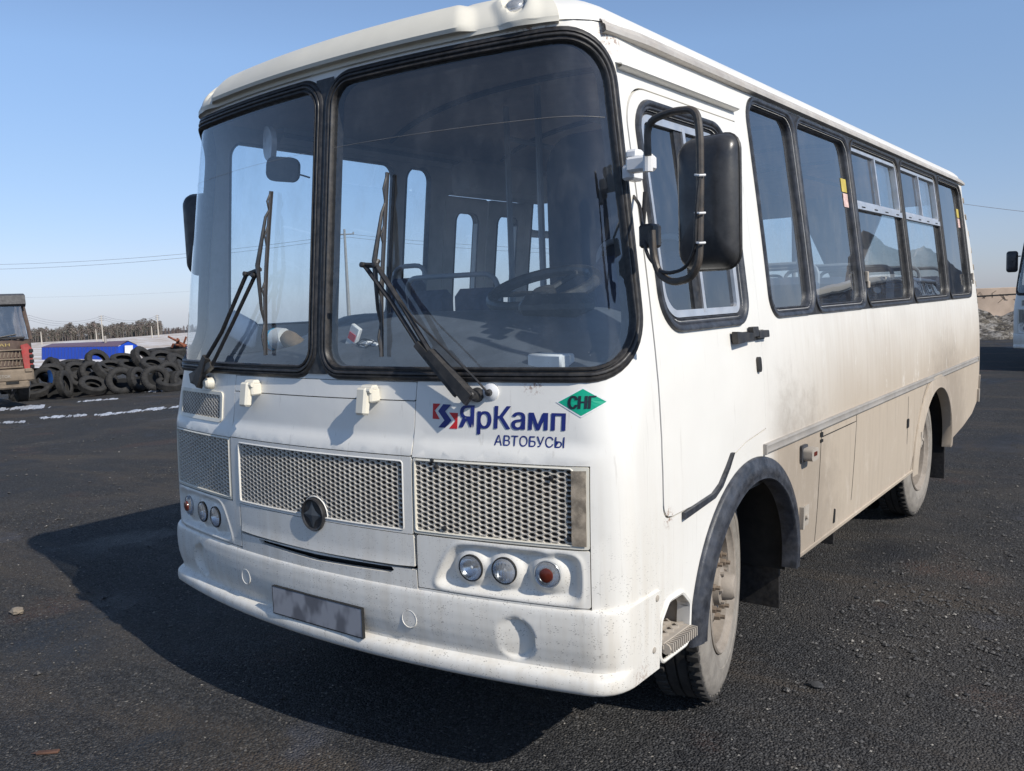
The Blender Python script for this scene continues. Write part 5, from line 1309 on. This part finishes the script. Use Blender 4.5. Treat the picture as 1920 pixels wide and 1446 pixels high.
# ---- truck at the left edge
tc = PD(-31, 725, 23.0); tz = gh(tc.x, tc.y)
truck = thing('truck', 'muddy tipper truck with a red grille corner, cut by the left edge of the photo', 'truck', (tc.x, tc.y, tz+.07), math.atan2(CP[1]-tc.y, CP[0]-tc.x)+math.pi/2+.10)
MT['mud'] = simple('dried_mud', (.21, .165, .12), .9, vary=.25, scale=4, bump=.4)
MT['truckbody'] = simple('muddy_brown_paint', (.085, .055, .045), .6, vary=.3, scale=3, dust=.7, dustcol=(.15, .108, .075))
MT['truckred'] = simple('truck_red', (.36, .03, .03), .5, vary=.2, scale=4, dust=.4, dustcol=(.30, .15, .12))
MT['truckglass'] = glass_mat('truck_glass', (.75, .85, .92), 2.2, .08)
def TXf(x, z): # truck front plane, x to the viewer's right, y negative = towards camera
    return (x, -.02-.06*math.cos(x*1.1)+.10*smooth(1.75, 2.7, z), z)
HB = .72
mb = MB(); W2 = 1.22
def cabsec(z): return W2-.10*smooth(1.75, 2.75, z)
rows = []
for z in (HB, .95, 1.2, 1.5, 1.74):
    s_ = cabsec(z); rows.append([(-s_, 1.9, z), (-s_, .15, z), (-s_+.10, .03, z), TXf(-.6, z), TXf(0, z), TXf(.6, z), (s_-.10, .03, z), (s_, .15, z), (s_, 1.9, z), (-s_, 1.9, z)])
mb.grid(rows); mb.build('cab_lower', 'truckbody', truck, 40)
mb = MB()
for sx in (-1, 1):
    for a, b in (((1.22, .15, 1.74), (1.10, .28, 2.72)), ((1.22, 1.9, 1.74), (1.12, 1.9, 2.72)), ((1.22, 1.05, 1.74), (1.11, 1.05, 2.72))): mb.tube([(sx*a[0], a[1], a[2]), (sx*b[0], b[1], b[2])], .055, 8)
mb.box((0, 1.88, 2.2), (2.3, .05, 1.1)); mb.build('cab_pillar', 'truckbody', truck, split=True)
mb = MB(); mb.box((0, 1.05, 2.80), (2.30, 1.75, .16), bev=.06); mb.build('cab_roof', 'truckbody', truck)
mb = MB(); mb.grid([[(x, .10-.05*math.cos(x), 2.62+0*x), (x, -.02-.06*math.cos(x), 2.70), (x, .02-.06*math.cos(x), 2.93), (x, .25, 2.98)][::1] for x in frange(-1.15, 1.15, .23)]); mb.build('sun_visor', simple('visor_dark', (.07, .068, .07), .6), truck, 40)
mb = MB(); mb.grid([[TXf(x*(1-.09*smooth(1.76, 2.7, z)), z) for z in (1.76, 2.1, 2.4, 2.70)] for x in frange(-1.14, 1.14, .38)]); mb.build('windscreen', 'truckglass', truck)
mb = MB(); mb.box((0, -.07, 1.80), (2.1, .05, .07), bev=.02)
for x in (.2, .85): mb.tube([(x-.5, -.10, 1.82), (x, -.12, 1.90)], .018, 5)
mb.build('wiper', 'plastic', truck)
lettering('lettering', 'УЧАСМАН', -.25, .68, 1.585, 1.665, simple('gold_letters', (.42, .32, .12), .4), .01, parent=truck, mapf=lambda x, z: (x, TXf(x, z)[1]-.012, z))
mb = MB()
for z in (1.48, 1.24, 1.02):
    mb.box((0, -.085, z), (1.9, .05, .035), bev=.01)
for r0 in (1.08, 1.30):
    for k in range(-10, 11):
        if abs(k) > 1: mb.box((k*.088, -.075, r0+.06), (.025, .03, .14), rot=Matrix.Rotation(.3*(1 if k > 0 else -1), 3, 'Y'))
mb.build('grille', 'mud', truck)
mb = MB(); mb.lathe([(0, .23), (.04, .23), (.05, .20), (.03, .17), (.03, .001)], (0, -1, 0), 28, (.18, -.09, 1.25)); em = mb.build('badge', 'mud', truck)
lettering('emblem', '9', .09, .27, 1.13, 1.38, 'truckbody', .03, parent=em, mapf=lambda x, z: (x, -.135, z))
for sx in (1, -1):
    mb = MB(); mb.prism(rpoly([(.98, .96), (1.20, .96), (1.20, 1.50), (1.10, 1.64), (.93, 1.60)], .03), lambda x, z, o: (sx*x, .06-o, z), 0, .12); rc = mb.build('headlight_surround', 'truckred', truck)
    mb = MB()
    for z in (1.02, 1.16, 1.30, 1.44): mb.box((sx*1.17, -.05, z), (.10, .09, .09), bev=.01)
    mb.build('louvre', 'gap', rc, split=True)
mb = MB(); mb.box((0, -.06, .80), (2.36, .30, .34), bev=.05); mb.box((0, -.10, .56), (2.1, .24, .20), bev=.04); mb.box((1.05, -.22, .93), (.18, .06, .10), bev=.02); bp = mb.build('bumper', 'mud', truck)
lettering('lettering', 'УЧАСТОК', .12, .62, .76, .84, 'rail', .01, parent=bp, mapf=lambda x, z: (x, -.215, z))
mb = MB(); mb.box((.65, -.22, .62), (.30, .03, .07)); mb.box((.2, -.225, .62), (.20, .03, .10)); mb.build('tow_socket', 'gap', bp, split=True)
mb = MB(); mb.box((0, 3.2, .75), (1.0, 6.4, .3)); mb.tube([(-1, .95, .5), (1, .95, .5)], .09, 8); mb.tube([(.4, -.05, .5), (.75, .4, .25)], .05, 6); mb.tube([(.75, -.02, .48), (.62, .1, .22)], .04, 6); mb.build('chassis', 'under', truck)
for (x, y) in ((1.0, 1.0), (-1.0, 1.0), (1.0, 4.3), (-1.0, 4.3), (1.0, 5.6), (-1.0, 5.6)):
    mb = MB(); mb.lathe([(-.15, .28), (-.16, .42), (-.12, .50), (.12, .50), (.16, .42), (.15, .28), (.08, .26), (.06, .1), (.12, .08), (.12, .001)], (1, 0, 0), 32); mb.build('wheel', 'tyre', truck, 40, loc=(x, y, .50))
mb = MB(); mb.grid([[(-1.05, 2.3, 1.25), (-1.08, 2.3, 2.4)], [(1.05, 2.3, 1.25), (1.08, 2.3, 2.4)], [(1.05, 6.6, 1.2), (1.08, 6.8, 2.3)], [(-1.05, 6.6, 1.2), (-1.08, 6.8, 2.3)], [(-1.05, 2.3, 1.25), (-1.08, 2.3, 2.4)]]); mb.build('tipper_body', 'truckbody', truck, 30)
mb = MB(); mb.tube(fillets([(.0, .6, 1.75), (.18, .55, 1.88), (.36, .6, 1.78)], .1), .02, 6); mb.build('steering_wheel', 'plastic', truck)
# ---- wall, heap and second bus on the right
w0, w1 = PD(1700, 546, 41), PD(2300, 530, 44); wl_ = (w1-w0).length
wall = thing('wall', 'weathered beige concrete slab wall behind the grey snow heap', 'wall', (w0.x, w0.y, -.8), math.atan2(w1.y-w0.y, w1.x-w0.x))
MT['wallc'] = simple('weathered_concrete', (.40, .315, .25), .9, vary=.15, scale=.7, bump=.4, dust=.35, dustcol=(.28, .22, .18))
n = 5; seg = wl_/n; Hw = w0.z+.8
for k in range(n): mb = MB(); mb.box((seg*(k+.5), 0, Hw/2), (seg-.06, .16, Hw), bev=.03); mb.build('slab', 'wallc', wall)
mb = MB()
for k in range(n+1): mb.box((seg*k, .02, Hw/2-.1), (.10, .26, Hw+.1), bev=.02)
mb.build('post', 'under', wall)
mb = MB(); r_ = random.Random(5)
for k in range(60):
    x = r_.uniform(0, wl_); mb.tube([(x, -.1, Hw-.5+r_.uniform(-.3, .2)), (x+r_.uniform(-.3, .3), -.12, Hw-.45+r_.uniform(-.2, .3)), (x+r_.uniform(-.4, .5), -.1, Hw-.3+r_.uniform(-.4, .3))], .010, 4)
mb.tube([(0, -.12, Hw-.42), (wl_*.4, -.12, Hw-.30), (wl_, -.12, Hw-.34)], .02, 5); mb.build('dead_creeper', 'under', wall)
t = NT('dirty_snow_heap'); v = t.coord(); nn_ = t.noise(v, 3.2, 7, .75); c = t.mix(t.rng(nn_, .44, .56), (.045, .038, .032), (.40, .37, .33)); c = t.mix(t.rng(t.noise(v, 9, 5, .7), .45, .6), c, (.16, .14, .11)); t.setc(c); t.setr(.9); t.bump(t.noise(v, 8, 6, .7), 1., .08); MT['heap'] = t.m
def heap(name, c, L, Wd, H, seed, lab, rot=0., mat='heap', cat_='heap'):
    r_ = random.Random(seed); n = 46; G = []
    from mathutils import noise as mn; fk = .3 if cat_ == 'mound' else .55; fo_ = 1.3 if cat_ == 'mound' else 3
    for i in range(n+1):
        row = []
        for j in range(n+1):
            a, b = i/n*2-1, j/n*2-1; e = max(0, 1-a*a)*max(0, 1-b*b); q = mn.fractal(Vector((a*fo_+seed, b*fo_, seed)), 1., 2.1, 5)
            row.append((a*L, b*Wd, H*(e**.8)*(1+fk*q)-.15+.05*mn.noise(Vector((a*20, b*20, 1)))))
        G.append(row)
    mb = MB(); mb.grid(G); return tag(mb.build(name, mat, None, 30, loc=c, rot=(0, 0, rot)), lab, cat_)
hc = PD(1838, 650, 29); heap('snow_heap', (hc.x-1.2, hc.y+1.0, -.1), 4.2, 2.6, 1.05, 3, 'heap of dirty crusted snow and rubble between the bus and the beige wall', -.5)
bp2 = PD(1896, 650, 16.9)
bus_b = copy_tree(bus)
bus_b.location = (bp2.x+1.22, bp2.y, 0); bus_b.rotation_euler = (0, 0, math.radians(-4))
tag(bus_b, 'second white bus facing the camera, cut by the right edge of the photo', 'bus')
for k, (dx, dy, rz, lab) in enumerate(((4.2, 1.2, -4, 'white bus parked beyond the second bus, seen only as a reflection in the side windows'),)):
    c = copy_tree(bus); c.location = (bp2.x+1.22+dx, bp2.y+dy, 0); c.rotation_euler = (0, 0, math.radians(rz)); tag(c, lab, 'bus')
# dark spoil heap out of frame that mirrors in the side glass
heap('spoil_heap', (7.6, 32, 0), 3.2, 2.5, 5.0, 4, 'dark mound of spoil whose outline is mirrored in the bus side windows', .3, simple('spoil', (.17, .165, .17), .9), 'mound')
# ---- things lying on the dashboard
dbz = 1.51
def dthing(name, lab, cat_, mb, mat, ang=40): return tag(mb.build(name, mat, None, ang), lab, cat_)
c = PY(1033, 677, .26); mb = MB(); mb.box((c.x, c.y, c.z), (.15, .08, .05), rot=Matrix.Rotation(-.1, 3, 'Z'), bev=.006); dthing('white_box', 'small white box on the dashboard in front of the driver', 'box', mb, 'paper')
c = PY(662, 636, .30); mb = MB(); mb.box((c.x, c.y, c.z), (.055, .02, .12), rot=Matrix.Rotation(.5, 3, 'Y'), bev=.004); o = dthing('packet', 'white and red packet leaning on the dashboard behind the left wiper blade', 'packet', mb, 'paper')
MB().box((c.x+.005, c.y-.011, c.z+.01), (.04, .003, .03), rot=Matrix.Rotation(.5, 3, 'Y')).build('red_band', 'red', o)
c = PY(690, 655, .30); mb = MB(); mb.lathe([(-.03, .034), (.03, .034)], (1, -.2, .2), 18, c, cap=True); mb.box((c.x+.05, c.y, c.z+.005), (.06, .05, .05), bev=.006); o = dthing('charger', 'round white charger with tangled black wires on the dashboard', 'charger', mb, 'stickwhite')
mb = MB(); r_ = random.Random(2)
for k in range(5): mb.tube(fillets([c+Vector((r_.uniform(-.06, .1), -.04+r_.uniform(-.02, .02), r_.uniform(-.04, .05))) for _ in range(4)], .03), .0022, 5)
mb.build('wires', 'gap', o)
def bag(P, rr, mats, name, lab, cat_):
    mb = MB(); mb.tube(P, rr, 14); return dthing(name, lab, cat_, mb, mats, 60)
A = PY(508, 640, .32); B = PY(535, 632, .32); C = PY(570, 655, .34)
o = bag([A, A+(B-A)*.15, A+(B-A)*.6, B], [.01, .048, .052, .04], 'paper', 'wrapped_bundle', 'clear wrapped bundle with a blue and red end on the dashboard', 'bundle')
mb = MB(); mb.tube([A+(B-A)*.02, A+(B-A)*.12], [.0485, .0495], 14); mb.build('red_end', 'red', o); mb = MB(); mb.tube([A+(B-A)*.22, A+(B-A)*.42], [.052, .0535], 14); mb.build('blue_band', simple('cyan_print', (.02, .30, .50), .5), o)
bag([B, B+(C-B)*.3, C, C+Vector((.12, .02, -.05))], [.035, .042, .036, .02], simple('brown_cloth', (.20, .14, .08), .9, vary=.3, scale=20), 'cloth_roll', 'brown cloth roll lying on the dashboard beside the bundle', 'cloth')
c = PY(628, 665, .25); mb = MB(); mb.grid([[c+Vector((.03*i+.01*j, .02*j, .035*math.cos(i*.9+j)-.008*i)) for j in range(5)] for i in range(-2, 3)]); dthing('crumpled_paper', 'crumpled printed paper behind the centre post of the windscreen', 'paper', mb, 'paper', 60)
c = PY(455, 618, .45); mb = MB(); mb.box(c, (.22, .05, .14), rot=Matrix.Rotation(.35, 3, 'Y'), bev=.05); dthing('white_helmet', 'rounded white plastic visor lying behind the left windscreen', 'visor', mb, 'stickwhite', 50)
